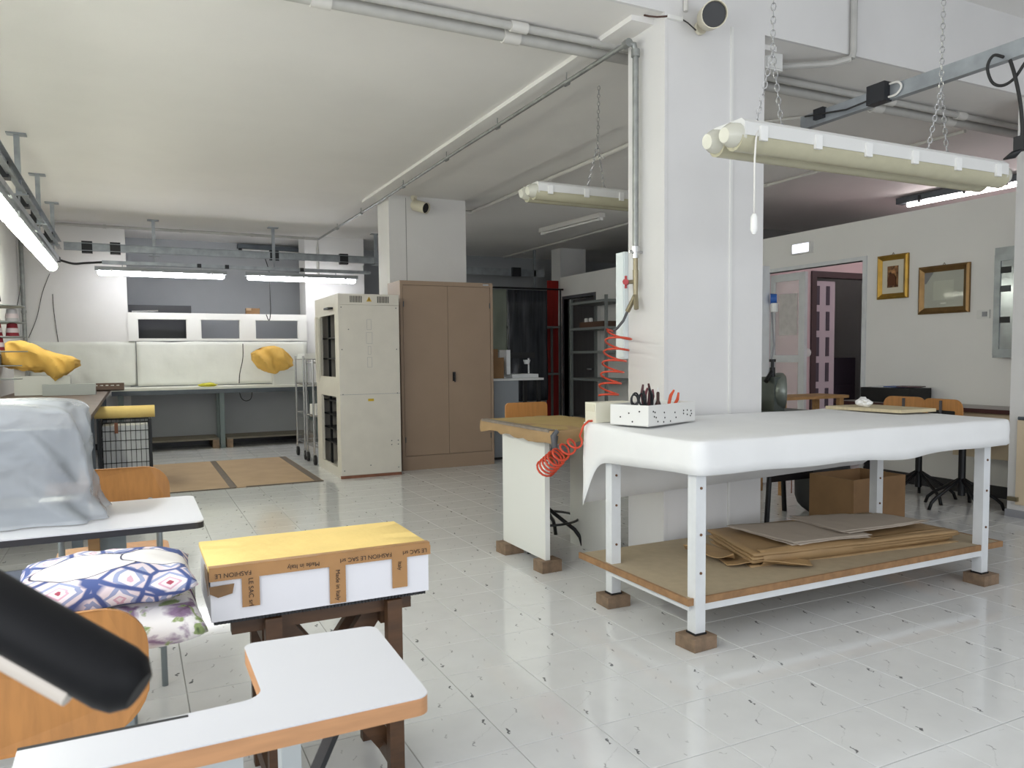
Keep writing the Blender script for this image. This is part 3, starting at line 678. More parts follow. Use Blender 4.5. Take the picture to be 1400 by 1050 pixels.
# papers lying on the lower shelf
def sheet_stack(name, lab, poly, z, th, m, cat, seed, amp=.012, group=None, wob=.01):
    bm = bm_(); cx = sum(p[0] for p in poly) / len(poly); cy = sum(p[1] for p in poly) / len(poly); N = 12; per = []
    for (x0, y0), (x1, y1) in zip(poly, poly[1:] + poly[:1]):
        for k in range(N): f = k / N; per.append((x0 + (x1 - x0) * f + wob * fbm((x0 + f, y0, 0), 4, seed), y0 + (y1 - y0) * f + wob * fbm((x0, y0 + f, 0), 4, seed + 1)))
    rows = []
    for f, q in ((.965, 0), (1.0, .3), (1.0, .62), (.985, .88), (.95, 1.0), (.75, 1.02), (.45, 1.02), (.2, 1.02)):
        rows.append([bm.verts.new((cx + (x - cx) * f + .012 * q * fbm((x, y, q), 6, seed), cy + (y - cy) * f, z + (0 if q == 0 else th * q + amp * min(1, q) * max(-.3, fbm((x * f, y * f, 0), 4, seed))))) for x, y in per])
    n = len(per)
    for a, c in zip(rows, rows[1:]):
        for k in range(n): bm.faces.new((a[k], a[(k + 1) % n], c[(k + 1) % n], c[k]))
    bm.faces.new(rows[0][::-1]); bm.faces.new(rows[-1])
    return tag(obj(name, bm, m, smooth=True), lab, cat, group)
pk = lambda u, v, z: tuple(fl(u, v, z)[:2])
kb = thing('kraft_bundle', 'big brown kraft paper bundle on the shelf of the cutting table', 'paper bundle', (3.3, 2.9, .209))
def fold_sheet(parent, name, poly, z, th, seed, amp, m=kraft, curl=0.0, ni=30, nj=18):
    """a quad of creased paper lying at height z with small thickness; edges may curl"""
    bm = bm_(); G = []
    (ax, ay), (bx_, by_), (cx_2, cy_2), (dx_, dy_) = poly
    for i in range(ni + 1):
        for j in range(nj + 1):
            u, v = i / ni, j / nj
            x = (ax * (1 - u) + bx_ * u) * (1 - v) + (dx_ * (1 - u) + cx_2 * u) * v; y = (ay * (1 - u) + by_ * u) * (1 - v) + (dy_ * (1 - u) + cy_2 * u) * v
            x += .012 * fbm((x, y, 0), 3, seed); y += .012 * fbm((x, y, 1), 3, seed + 2)
            e = min(u, 1 - u, v, 1 - v) * 2
            zz = z + amp * (.5 + .5 * fbm((x, y, 0), 2.6, seed)) + curl * max(0, 1 - v * 5) * (.5 + .5 * math.sin(5 * u + seed)) + .004 * abs(fbm((x, y, 0), 9, seed))
            G.append(bm.verts.new((x, y, zz)))
    for i in range(ni):
        for j in range(nj): bm.faces.new([G[k] for k in (i * (nj + 1) + j, (i + 1) * (nj + 1) + j, (i + 1) * (nj + 1) + j + 1, i * (nj + 1) + j + 1)])
    o = obj(name, bm, m, parent, smooth=True); s_ = o.modifiers.new('t', 'SOLIDIFY'); s_.thickness = th; s_.offset = 1; return o
q0 = [(2.60, 2.73), (3.91, 2.59), (3.92, 3.15), (2.78, 3.24)]
for k in range(4): fold_sheet(kb, 'kraft_sheet', [(x + .02 * math.sin(3 * k + a), y + .012 * math.cos(5 * k + a)) for a, (x, y) in enumerate(q0)], .211 + .0165 * k, .012, 3 + k, .004)
fb = bm_()      # rounded front fold of the bundle
N_ = 40
rows = []
for i in range(N_ + 1):
    f = i / N_; x = 2.66 + 1.24 * f; y = 2.71 - .10 * f; hgt = .072 + .008 * math.sin(7 * f) - .02 * max(0, f - .8) * 3
    rows.append([fb.verts.new((x, y + .05 - .075 * math.sin(a) * (.6 + .15 * math.sin(5 * f)), .2105 + hgt / 2 - hgt / 2 * math.cos(a))) for a in [PI * k / 8 for k in range(9)]])
for a, c in zip(rows, rows[1:]):
    for k in range(8): fb.faces.new((a[k], a[k + 1], c[k + 1], c[k]))
o = obj('front_fold', fb, kraft, kb, 'all'); s_ = o.modifiers.new('t', 'SOLIDIFY'); s_.thickness = .003; s_.offset = -1
kw = thing('kraft_wrapper', 'loose brown kraft wrapper with open folded end beside the paper bundle', 'wrapping paper', (2.5, 2.85, .209))
fold_sheet(kw, 'flap', [(2.50, 2.80), (2.84, 2.585), (2.90, 2.66), (2.60, 2.98)], .212, .004, 5, .03, curl=.02)
fold_sheet(kw, 'flap', [(2.40, 3.0), (2.54, 2.80), (2.66, 2.92), (2.58, 3.14)], .214, .004, 8, .05, curl=.04)
for lab, q, z, sd in (('grey pattern paper sheets with a lifted corner by the kraft wrapper', [(2.86, 2.70), (3.32, 2.66), (3.40, 3.06), (2.84, 3.16)], .289, 5), ('grey pattern paper sheets lying partly over the others on the bundle', [(3.22, 2.72), (3.84, 2.70), (3.78, 2.98), (3.26, 3.14)], .300, 9)):
    pt = thing('pattern_paper', lab, 'paper', (q[0][0], q[0][1], z))
    for k in range(3): fold_sheet(pt, 'sheet', [(x + .015 * math.sin(4 * k + a + sd), y + .015 * math.cos(3 * k + 2 * a)) for a, (x, y) in enumerate(q)], z + .0045 * k, .0015, sd, .006, papg, .006)
# board with crumpled paper at the far side of the table
bz = ZT + .012
b = bm_(); prism(b, [Vector((x, y, bz)) for x, y in ((3.78, 3.36), (3.83, 2.88), (4.11, 2.87), (4.11, 3.35))], (0, 0, .018)); tag(obj('plywood_board', b, mat('plywood', '#cdbf9d', .6, var=.12, vs=9, stretch=(1, 8, 1))), 'pale plywood board lying on the white sheeted table', 'board')
b = bm_(); bmesh.ops.create_icosphere(b, subdivisions=3, radius=.045)
for v in b.verts: v.co *= 1 + .45 * fbm(v.co, 26, 2); v.co.z *= .6
bmesh.ops.translate(b, verts=b.verts, vec=(3.92, 3.2, bz + .018 + .026)); tag(obj('crumpled_paper', b, mat('white_paper', '#f0f0ee', .8)), 'crumpled white paper ball on the plywood board', 'paper')
# ================================================================== TOOL CADDIES ON THE TABLE
zt = ZT + .013
t = thing('tool_caddy', 'white perforated tool caddy holding scissors on the corner of the sheeted table', 'tool caddy', (2.33, 3.13, zt))
ang = .35; c0 = Vector((2.325, 3.13, zt + .05)); R3 = Matrix.Rotation(ang, 3, 'Z')
def cad(bm, dx, dy, dz, sx, sy, sz): obox(bm, c0 + R3 @ Vector((dx, dy, dz)), sx, sy, sz, ang)
b = bm_(); cad(b, 0, 0, -.048, .42, .22, .004)
for s in (-1, 1): cad(b, 0, s * .108, 0, .42, .004, .1); cad(b, s * .208, 0, 0, .004, .212, .1)
obj('caddy_body', b, whitep, t)
b = bm_(); random.seed(3)
for hx, hz in [(-.17, .02), (-.155, .015), (-.16, -.005), (-.145, -.01), (-.13, -.03), (-.075, .01), (-.07, -.015), (-.08, -.035), (-.02, -.035), (.02, .005), (.03, -.02), (.1, .01), (.1, -.005), (.135, .01), (.135, -.012), (.17, .005), (.175, -.01), (.165, -.02)]:
    p = c0 + R3 @ Vector((hx, -.1105, hz)); lathe(b, [(.0042, 0), (.0042, .0012)], p, 8, R3 @ Matrix.Rotation(PI / 2, 3, 'X'))
for hy, hz in ((-.06, .02), (0, .01), (.05, -.01), (-.02, -.03)):
    p = c0 + R3 @ Vector((-.2105, hy, hz)); lathe(b, [(.0042, 0), (.0042, .0012)], p, 8, R3 @ Matrix.Rotation(-PI / 2, 3, 'Y'))
o = obj('holes', b, black2, t); o['kind'] = 'stuff'
t = thing('drawer_box', 'small cream drawer box on the sheeted table behind the tool caddy', 'box', (2.16, 3.3, zt))
obj('body', bevel(box((2.075, 3.27, zt), (2.30, 3.37, zt + .1)), .004), mat('cream_plastic', '#e3e0cf', .45), t)
obj('drawer', box((2.071, 3.28, zt + .055), (2.075, 3.36, zt + .092)), mat('cream_plastic2', '#dcd8c4', .45), t)
random.seed(5)
def scissors(lab, p, tilt, m, s=1.):
    t = thing('scissors', lab, 'scissors', p); p = Vector(p); M = Matrix.Rotation(tilt[0], 3, 'X') @ Matrix.Rotation(tilt[1], 3, 'Y')
    for k in (-1, 1):
        b = bm_(); tube(b, [p + M @ Vector(q) for q in ((-.012 * k, 0, 0), (.004 * k, 0, .06 * s), (.010 * k, 0, .085 * s))], [.003, .005, .005], 6); obj('blade', b, chrome, t, True)
        b = bm_(); ce = Vector((.022 * k, 0, .115 * s)); tube(b, [p + M @ (ce + Vector((.02 * s * math.cos(a), 0, .028 * s * math.sin(a)))) for a in [2 * PI * i / 14 for i in range(15)]], .0045, 6, False); obj('handle', b, m, t, True)
def pliers(lab, p, tilt, m, s=1.):
    t = thing('pliers', lab, 'pliers', p); p = Vector(p); M = Matrix.Rotation(tilt[0], 3, 'X') @ Matrix.Rotation(tilt[1], 3, 'Y')
    b = bm_(); tube(b, [p + M @ Vector((0, 0, 0)), p + M @ Vector((0, 0, .06))], [.006, .012], 8); obj('jaw', b, darkst, t, True)
    for k in (-1, 1):
        b = bm_(); tube(b, [p + M @ Vector(q) for q in ((.004 * k, 0, .055), (.018 * k, 0, .09 * s), (.024 * k, 0, .13 * s), (.016 * k, 0, .165 * s))], [.006, .0085, .0085, .005], 7); obj('handle', b, m, t, True)
zc_ = zt + .008
cp = lambda dx, dy: tuple(c0 + R3 @ Vector((dx, dy, 0)))[:2] + (zc_,)
scissors('black-handled scissors at the outer end of the tool caddy', cp(-.16, -.03), (0, -.1), blackp)
scissors('black-handled scissors with round grips, second in the caddy', cp(-.115, .02), (0, .1), blackp)
pliers('dark maroon pliers standing tall in the tool caddy', cp(-.06, 0), (.1, -.1), mat('maroon_grip', '#4a2028', .5), 1.15)
pliers('black pliers leaning over the scissors in the caddy', cp(-.075, -.04), (.25, -.35), blackp, 1.1)
pliers('dark red pliers with splayed grips in the caddy', cp(-.02, .03), (-.1, .22), mat('dkred_grip', '#5e2430', .5), 1.)
t = thing('awl', 'black-handled awl beside the orange pliers', 'awl', cp(.05, 0)); q = cp(.04, 0)
b = bm_(); lathe(b, [(.008, .0), (.014, .04), (.016, .08), (.008, .10), (.008, .14), (.004, .145)], q, 10); obj('handle', b, mat('brown_grip', '#3f2522', .5), t, True); obj('tip', tube(bm_(), [(q[0], q[1], q[2] + .145), (q[0], q[1], q[2] + .168)], [.0025, .001], 6), chrome, t)
pliers('orange-handled pliers in the tool caddy', cp(.10, -.01), (0, .42), mat('orange_grip', '#d4512a', .45), .95)
# ================================================================== KRAFT-WRAPPED TABLE
t = thing('wrapped_table', 'worktable with kraft-wrapped top and white panel leg on wooden blocks', 'table', (2.5, 4.0, .07))
obj('panel_leg', bevel(box((2.055, 3.77, .068), (2.085, 4.32, .757)), .003, 1), mat('white_board', '#e3e4e0', .4), t)
obj('panel_leg', box((2.53, 3.80, 0), (2.56, 4.30, .757)), mat('white_board', '#e3e4e0'), t)
b = bm_(); w0 = [(1.99, 3.56), (2.585, 3.565), (2.585, 4.505), (1.99, 4.51)]
def slab(bm, poly, z0, z1, seed, n=16, k_=1.0):
    cx = sum(p[0] for p in poly) / 4; cy = sum(p[1] for p in poly) / 4; per = []
    for (x0, y0), (x1, y1) in zip(poly, poly[1:] + poly[:1]):
        for k in range(n): f = k / n; per.append((x0 + (x1 - x0) * f, y0 + (y1 - y0) * f))
    rows = []
    for s, z, j in ((.9, z0 + .01, 0), (.99, z0, .012 * k_), (1.0, z0 + .3 * (z1 - z0), .01 * k_), (1.0, z1 - .15 * (z1 - z0), .007 * k_), (.988, z1, .004 * k_), (.6, z1, .003 * k_)):
        rows.append([bm.verts.new((cx + (x - cx) * s + j * fbm((x, y, z), 7, seed), cy + (y - cy) * s + j * fbm((x, y, z), 7, seed + 2), z + (j * 1.6 * fbm((x, y, z), 9, seed + 4)))) for x, y in per])
    m = len(per)
    for a, c in zip(rows, rows[1:]):
        for k in range(m): bm.faces.new((a[k], a[(k + 1) % m], c[(k + 1) % m], c[k]))
    bm.faces.new(rows[0][::-1]); bm.faces.new(rows[-1]); return bm
top = obj('wrapped_top', slab(bm_(), w0, .752, .822, 4), kraft, t, True)
obj('paper_sheet', box((2.03, 3.62, .8225), (2.55, 4.46, .8245)), mat('ochre_paper', '#b79d66', .6, var=.1, vs=6), top)
b = bm_(); bx(b, (1.984, 3.60, .812), (2.0, 4.48, .826)); bx(b, (2.0, 3.60, .8225), (2.025, 4.48, .8265)); obj('tape_band', b, mat('grey_tape', '#8d8379', .35, var=.2, vs=20), top)
b = bm_(); bar(b, (2.0, 3.55, .80), (1.99, 3.565, .70), .035, .006); obj('clamp_strap', b, greyd, t)
obj('corner_clamp', tube(bm_(), [(2.01, 3.545, .826), (1.985, 3.545, .80), (2.0, 3.55, .70), (2.01, 3.555, .63)], [.012, .017, .015, .010], 10), greyd, t, True)
for k, (x, y) in enumerate(((2.085, 3.80), (2.075, 4.27))):
    b = bm_(); obox(b, (x, y, .034), .13, .10 + .02 * k, .067, .05); bevel(b, .004, 1); tag(obj('wooden_block', b, woodb), ('cube-like wooden block under the panel leg end by the cutting table', 'cube-like wooden block under the panel leg end towards the brown cabinet')[k], 'wooden block', 'blocks under the wrapped table')
# ================================================================== SWIVEL STOOL / CHAIRS
def star_base(t, c, r, ring_z=None, n=5, a0=.3, hub=.14, m=blackm):
    c = Vector(c)
    for k in range(n):
        a = a0 + 2 * PI * k / n; d = Vector((math.cos(a), math.sin(a), 0)); b = bm_()
        tube(b, [c + Vector((0, 0, hub + .12)), c + d * r * .45 + Vector((0, 0, hub + .04)), c + d * r * .85 + Vector((0, 0, hub - .03)), c + d * r + Vector((0, 0, hub * .45)), c + d * (r + .02) + Vector((0, 0, .0))], .013, 8); obj('leg', b, m, t, 'all')
    if ring_z:
        b = bm_(); tube(b, [c + Vector((math.cos(a) * r * .92, math.sin(a) * r * .92, ring_z)) for a in [2 * PI * i / 28 for i in range(29)]], .008, 7, False); obj('foot_ring', b, m, t, 'all')
t = thing('swivel_stool', 'black-legged swivel stool with footring behind the wrapped table', 'stool', (2.36, 4.36, 0))
sc = (2.36, 4.36, 0); star_base(t, sc, .25, .17, 4, .75, .14)
b = bm_(); lathe(b, [(.02, .12), (.02, .30), (.026, .30), (.026, .35), (.02, .35), (.02, .37), (.012, .37), (.012, .56)], sc, 14); obj('column', b, darkst, t, True)
b = bm_(); lathe(b, [(.16, .555), (.175, .565), (.175, .585), (.16, .595)], sc, 24); obj('seat', b, wood, t, True)
# wooden backrest that shows above the table
b = bm_(); pr = rrect(.36, .2, .03, 5); prism(b, [(2.45 + x * .9, 4.75, .80 + z) for x, z in pr], (0, .014, 0)); obj('backrest', b, wood, t, True)
obj('back_support', tube(bm_(), [(2.36, 4.40, .55), (2.42, 4.62, .565), (2.45, 4.73, .62), (2.45, 4.735, .80)], .011, 8), blackm, t, 'all')
def office_chair(lab, c, face, group):
    """wooden swivel chair; face = direction the sitter looks"""
    t = thing('work_chair', lab, 'chair', c, group); c = Vector(c); star_base(t, c, .27, None, 5, face + .5, .12)
    obj('column', lathe(bm_(), [(.026, .1), (.026, .51)], c, 12), blackm, t, True)
    M = Matrix.Rotation(face, 3, 'Z')
    b = bm_(); prism(b, [c + M @ Vector((x, y, .52)) for x, y in rrect(.40, .40, .07)], (0, 0, .02)); obj('seat', b, wood, t, True)
    b = bm_(); cut = rrect(.36, .235, .07, 6)
    prism(b, [c + M @ Vector((-.225, y, .745 + z)) for y, z in cut], M @ Vector((.012, 0, 0))); bk = obj('backrest', b, wood, t, True)
    b = bm_(); prism(b, [c + M @ Vector((-.228, y, .755 + z)) for y, z in rrect(.24, .04, .01)], M @ Vector((.004, 0, 0))); obj('slot', b, black2, bk)
    b = bm_(); bar(b, c + M @ Vector((-.232, 0, .74)), c + M @ Vector((-.232, 0, .85)), .03, .01); obj('bracket', b, greyd, bk)
    b = bm_(); bar(b, c + M @ Vector((-.236, 0, .51)), c + M @ Vector((-.236, 0, .76)), .035, .008); bar(b, c + M @ Vector((-.236, 0, .51)), c + M @ Vector((0, 0, .51)), .035, .008); obj('back_post', b, blackm, t)
    return t
office_chair('wooden swivel chair in front of the black tray at the wall desk', (5.85, 4.23, 0), .1, None)
office_chair('wooden swivel chair pulled out between tray and right column', (5.78, 3.81, 0), -.12, None)
# ================================================================== BROWN CABINET
t = thing('metal_cabinet', 'tall brown two-door metal cabinet against the far white column', 'cabinet', (3.1, 8.08, 0))
cx0, cx1, cy0, cy1, ch = 2.565, 3.645, 7.88, 8.31, 2.03
b = bm_(); bx(b, (cx0, cy0 + .02, 0), (cx1, cy1, ch)); bevel(b, .004, 1); obj('body', b, brownm, t)
b = bm_(); bx(b, (cx0, cy0, 0), (cx0 + .03, cy0 + .02, ch)); bx(b, (cx1 - .03, cy0, 0), (cx1, cy0 + .02, ch)); bx(b, (cx0 + .03, cy0, ch - .045), (cx1 - .03, cy0 + .02, ch)); bx(b, (cx0 + .03, cy0, 0), (cx1 - .03, cy0 + .02, .15)); obj('front_frame', b, brownm, t)
xm = (cx0 + cx1) / 2
for a, c in ((cx0 + .034, xm - .002), (xm + .002, cx1 - .034)):
    d = obj('door', bevel(box((a, cy0 + .003, .155), (c, cy0 + .02, ch - .05)), .003, 1), brownm, t)
    for z in (.3, 1.75): obj('hinge', box((a if a < xm else c - .008, cy0 - .004, z), ((a + .008) if a < xm else c, cy0 + .003, z + .06)), darkst, d)
    if a > xm:
        h = bm_(); obox(h, (a + .06, cy0 - .006, 1.0), .03, .012, .1); tube(h, [(a + .06, cy0 - .03, 1.03), (a + .06, cy0 - .03, .94)], .008, 8); tube(h, [(a + .06, cy0 - .03, 1.0), (a + .06, cy0, 1.0)], .006, 6); obj('handle', h, blackp, d, True)
obj('maker_plate', box((cx1 - .12, cy0 - .003, ch - .03), (cx1 - .05, cy0, ch - .012)), chrome, t)
# ================================================================== CREAM SWITCH CABINET
mx0, mx1, my0, my1, mh = 1.85, 2.475, 7.65, 8.72, 1.855
t = thing('machine_cabinet', 'tall cream machine cabinet with vent slots and open side beside the brown cabinet', 'machine', (2.16, 8.2, 0))
obj('front_panel', bevel(box((mx0, my0, .03), (mx1, my0 + .03, mh - .11)), .003, 1), cream, t)
obj('top_panel', bevel(box((mx0, my0, mh - .108), (mx1, my0 + .03, mh)), .003, 1), cream, t)
obj('right_side', box((mx1 - .03, my0 + .03, 0), (mx1, my1, mh)), cream, t)
obj('back_side', box((mx0, my1 - .03, 0), (mx1 - .03, my1, mh)), cream, t)
obj('roof', box((mx0, my0 + .03, mh - .03), (mx1 - .03, my1 - .03, mh)), cream, t)
obj('base', box((mx0, my0 + .03, .0), (mx1 - .03, my1 - .03, .06)), cream, t)
obj('base_strip', box((mx0 - .003, my0 - .003, 0), (mx1, my0 + .03, .028)), mat('rust_strip', '#8a5a44', .6, var=.3, vs=12), t)
b = bm_()
z_a, z_b, z_c, z_d = .10, .82, 1.02, 1.66          # lower opening, middle band, upper opening
ya, yb = my0 + .16, my1 - .22
bx(b, (mx0, my0 + .03, .06), (mx0 + .03, ya, mh - .03)); bx(b, (mx0, yb, .06), (mx0 + .03, my1 - .03, mh - .03))
bx(b, (mx0, ya, z_b), (mx0 + .03, yb, z_c)); bx(b, (mx0, ya, z_d), (mx0 + .03, yb, mh - .03)); bx(b, (mx0, ya, .06), (mx0 + .03, yb, z_a)); obj('left_side_frame', b, cream, t)
for z in (.3, .45, .6, .75, 1.2, 1.42): obj('inner_shelf', box((mx0 + .06, my0 + .08, z), (mx1 - .05, my1 - .06, z + .015)), blackm, t)
b = bm_()
for y in (ya + .1, yb - .1): bar(b, (mx0 + .08, y, .06), (mx0 + .08, y, mh - .05), .025, .025)
obj('inner_upright', b, blackm, t)
b = bm_(); bar(b, (mx0 - .012, my1 - .12, .95), (mx0 - .012, my1 - .12, 1.66), .03, .05); bar(b, (mx0 - .02, my1 - .26, 1.0), (mx0 - .02, my1 - .26, 1.64), .012, .02); obj('side_rail', b, cream, t)
for x0_, n in ((mx0 + .12, 8), (mx0 + .40, 8)):
    for k in range(n):
        o = obj('vent_slot', box((x0_ + k * .016, my0 - .002, mh - .085), (x0_ + k * .016 + .008, my0 + .001, mh - .02)), black2, t)
b = bm_(); c = Vector((mx0 + .315, my0 - .002, mh - .052)); prism(b, [c + Vector((x, 0, z)) for x, z in ((-.028, -.022), (.028, -.022), (0, .028))], (0, .002, 0)); wt = obj('warning_triangle', b, mat('warning_yellow', '#c9a43c', .5), t)
obj('warning_bolt', box((c.x - .003, c.y - .001, c.z - .013), (c.x + .003, c.y, c.z + .012)), black2, wt)
obj('yellow_label', box((mx0 + .285, my0 - .002, .775), (mx0 + .345, my0 + .001, .80)), mat('label_yellow', '#c9a81c', .5), t)
b = bm_()       # etched outline mark down the panel
for z0_, z1_, w_ in ((1.50, 1.60, .045), (1.36, 1.47, .06), (1.25, 1.33, .03), (1.12, 1.22, .045)):
    xx = mx0 + .31
    for p, q in (((xx - w_ / 2, z0_), (xx + w_ / 2, z0_)), ((xx - w_ / 2, z1_), (xx + w_ / 2, z1_)), ((xx - w_ / 2, z0_), (xx - w_ / 2, z1_)), ((xx + w_ / 2, z0_), (xx + w_ / 2, z1_))): bar(b, (p[0], my0 - .0008, p[1]), (q[0], my0 - .0008, q[1]), .0016, .0022)
obj('etched_mark', b, greym, t)
obj('panel_seam', box((mx0, my0 - .0006, .845), (mx1, my0 + .001, .849)), greym, t)
for x, z in [(mx0 + .03, .08), (mx0 + .03, .85), (mx0 + .03, 1.3), (mx0 + .03, 1.72), (mx1 - .03, .08), (mx1 - .03, .85), (mx1 - .03, 1.3), (mx1 - .03, 1.72), (mx1 - .03, .36), (mx1 - .1, .36), (mx1 - .03, .32), (mx1 - .1, .32), (mx0 + .3, .12), (mx0 + .1, 1.5)]:
    obj('screw', lathe(bm_(), [(.006, 0), (.005, .004)], (x, my0, z), 8, Matrix.Rotation(PI / 2, 3, 'X')), darkst, t)
b = bm_(); obox(b, (mx0 + .12, my0 + .25, .16), .05, .12, .18); tag(obj('yellow_reel', b, mat('yellow_plastic', '#d6a521', .45)), 'small yellow plastic container inside the cream machine cabinet', 'container')
b = bm_(); obox(b, (mx0 + .02 - .05, my0 + .3, 1.72), .05, .2, .02); obj('side_catch', b, blackm, t)
# ================================================================== WIRE TROLLEYS
def trolley(lab, x0, x1, y0, y1, h):
    t = thing('wire_trolley', lab, 'trolley', ((x0 + x1) / 2, (y0 + y1) / 2, 0), 'wire trolleys')
    for x in (x0, x1):
        for y in (y0, y1):
            p = obj('post', tube(bm_(), [(x, y, .13), (x, y, h)], .012, 8), chrome, t, True)
            w = bm_(); lathe(w, [(.02, -.014), (.055, -.014), (.058, 0), (.055, .014), (.02, .014)], (x - .0, y - .03, .058), 16, Matrix.Rotation(PI / 2, 3, 'Y')); obj('wheel', w, black2, p, True)
            f = bm_(); bar(f, (x, y, .13), (x, y - .03, .06), .036, .02); obj('caster_fork', f, chrome, p)
    for z in (.2, .55, .9, h - .04):
        b = bm_(); 
        for y in (y0, y1): tube(b, [(x0, y, z), (x1, y, z)], .006, 6)
        for x in (x0, x1): tube(b, [(x, y0, z), (x, y1, z)], .006, 6)
        n = 9
        for k in range(1, n): tube(b, [(x0 + (x1 - x0) * k / n, y0, z), (x0 + (x1 - x0) * k / n, y1, z)], .003, 4)
        obj('wire_shelf', b, chrome, t)
    b = bm_()
    for k in range(1, 10): y = y0 + (y1 - y0) * k / 10; tube(b, [(x0, y, .2), (x0, y, .5)], .0025, 4)
    obj('side_grid', b, chrome, t)
    return t
trolley('chrome wire trolley with casters, beside the cream machine', 1.83, 2.25, 8.83, 9.22, 1.20)
trolley('chrome wire trolley with casters, next to the back bench', 1.83, 2.25, 9.36, 9.84, 1.24)
tag(obj('paper_stack', bevel(box((1.85, 9.36, 1.208), (2.22, 9.80, 1.27)), .01), mat('white_paper2', '#e9e9e6', .8)), 'white paper stack on top of the far wire trolley', 'paper')
tag(obj('white_bundle', bevel(box((1.86, 8.84, .562), (2.2, 9.18, .68)), .03), mat('white_paper2', '#e9e9e6')), 'white cloth bundle on the shelf of the near wire trolley', 'cloth bundle')
# ================================================================== CARDBOARD FLOOR SHEETS
for k, (a, c, lab) in enumerate(((.15, .85, 'flat brown cardboard sheet on the floor next to the wire basket'), (.85, 1.66, 'flat brown cardboard sheet on the floor beside the wire trolleys'))):
    t = thing('cardboard_sheet', lab, 'cardboard', ((a + c) / 2, 8.7, 0))
    obj('sheet', box((a + .004, 7.62, .0005), (c, 9.72, .007)), card, t)
    if k == 1: obj('tape_strip', box((1.58, 7.63, .0072), (1.655, 9.71, .0085)), taped, t); obj('front_tape', box((.93, 7.612, .001), (1.66, 7.65, .0084)), taped, t)
    else: obj('tape_strip', box((.785, 7.63, .0072), (.85, 9.71, .0085)), taped, t); obj('front_tape', box((.16, 7.612, .001), (.84, 7.635, .0084)), taped, t)
# ================================================================== BACK AND LEFT BENCHES
zb = .84
t = thing('back_bench', 'long white-topped steel workbench along the back wall', 'workbench', (1.1, 11.45, 0))
obj('bench_top', box((-.25, 11.12, zb - .03), (2.5, YB - .035, zb)), mat('bench_top_white', '#e3e3da', .4), t)
obj('front_rail', box((-.25, 11.12, zb - .09), (2.5, 11.15, zb - .032)), darkst, t)
for x in (-.15, 1.08, 2.38):
    for y in (11.18, 11.66): obj('leg', box((x - .03, y - .03, 0), (x + .03, y + .03, zb - .03)), mat('bench_leg_green_grey', '#6f7a79', .5, .3), t)
for k, (a, c) in enumerate(((-.1, 1.03), (1.13, 2.33))):
    t = thing('pallet_shelf', ('low wooden pallet on the floor under the back bench, ' + ('left of the bench leg', 'beside the wire trolleys')[k]), 'pallet', ((a + c) / 2, 11.4, 0))
    for j in range(4): obj('plank', box((a, 11.16 + j * .15, .115), (c, 11.16 + j * .15 + .142, .137)), mat('pallet_wood', '#7d766a', .8, var=.25, vs=6, stretch=(1, 8, 8)), t)
    for x in (a + .04, c - .04): obj('bearer', box((x - .04, 11.16, 0), (x + .04, 11.74, .114)), woodb, t)
# crumpled paper sheets pinned to the low wall
def wavy_sheet(name, lab, x0, x1, z0, z1, y, seed, m):
    bm = bm_(); nx, nz = 40, 12; V = []
    for i in range(nx + 1):
        for j in range(nz + 1):
            x = x0 + (x1 - x0) * i / nx; z = z0 + (z1 - z0) * j / nz
            V.append(bm.verts.new((x, y - .010 - .05 * abs(fbm((x + .6 * z, z - .4 * x, 0), 1.5, seed)) * (1 - .6 * j / nz), z + (.012 * fbm((x, 0, 0), 3, seed) if j == nz else 0))))
    for i in range(nx):
        for j in range(nz): bm.faces.new([V[k] for k in (i * (nz + 1) + j, (i + 1) * (nz + 1) + j, (i + 1) * (nz + 1) + j + 1, i * (nz + 1) + j + 1)])
    o = obj(name, bm, m, smooth='all'); tag(o, lab, 'wall sheet'); s = o.modifiers.new('t', 'SOLIDIFY'); s.thickness = .002; s.offset = 1; return o
wavy_sheet('wall_sheet', 'crumpled pale sheet covering the back wall in the left corner', -1.2, .05, zb + .02, 1.46, YB, 2, sheetg)
wavy_sheet('wall_sheet', 'pale sheet covering the wall under the hatch openings', .06, 2.36, zb + .01, 1.46, YB - .035, 8, sheetg)
# left bench
t = thing('left_bench', 'dark-topped workbench along the left wall', 'workbench', (-.75, 8.5, 0))
obj('bench_top', box((-1.26, 5.3, zb - .04), (-.27, 11.7, zb - .002)), mat('bench_dark', '#66554c', .5, var=.25, vs=6), t)
for x in (-1.2, -.34):
    for y in (5.4, 7.5, 9.5, 11.0): obj('leg', box((x - .03, y - .03, 0), (x + .03, y + .03, zb - .04)), darkst, t)
# egg-crate strip with white bits
t = thing('parts_tray', 'long brown tray of small white bits on the left bench corner', 'tray', (-.45, 10.9, zb))
b = bm_(); bx(b, (-1.0, 10.6, zb), (-.10, 10.95, zb + .012)); bx(b, (-1.0, 10.6, zb), (-.10, 10.62, zb + .06)); bx(b, (-1.0, 10.95, zb), (-.10, 10.97, zb + .085)); obj('tray', b, mat('brown_tray', '#6a564b', .6), t)
for k in range(14):
    b = bm_(); obox(b, (-.95 + k * .06, 10.8 + .02 * (k % 3), zb + .04), .025, .03, .05, k); obj('bit', b, mat('white_bits', '#d9d9d6', .5), t)
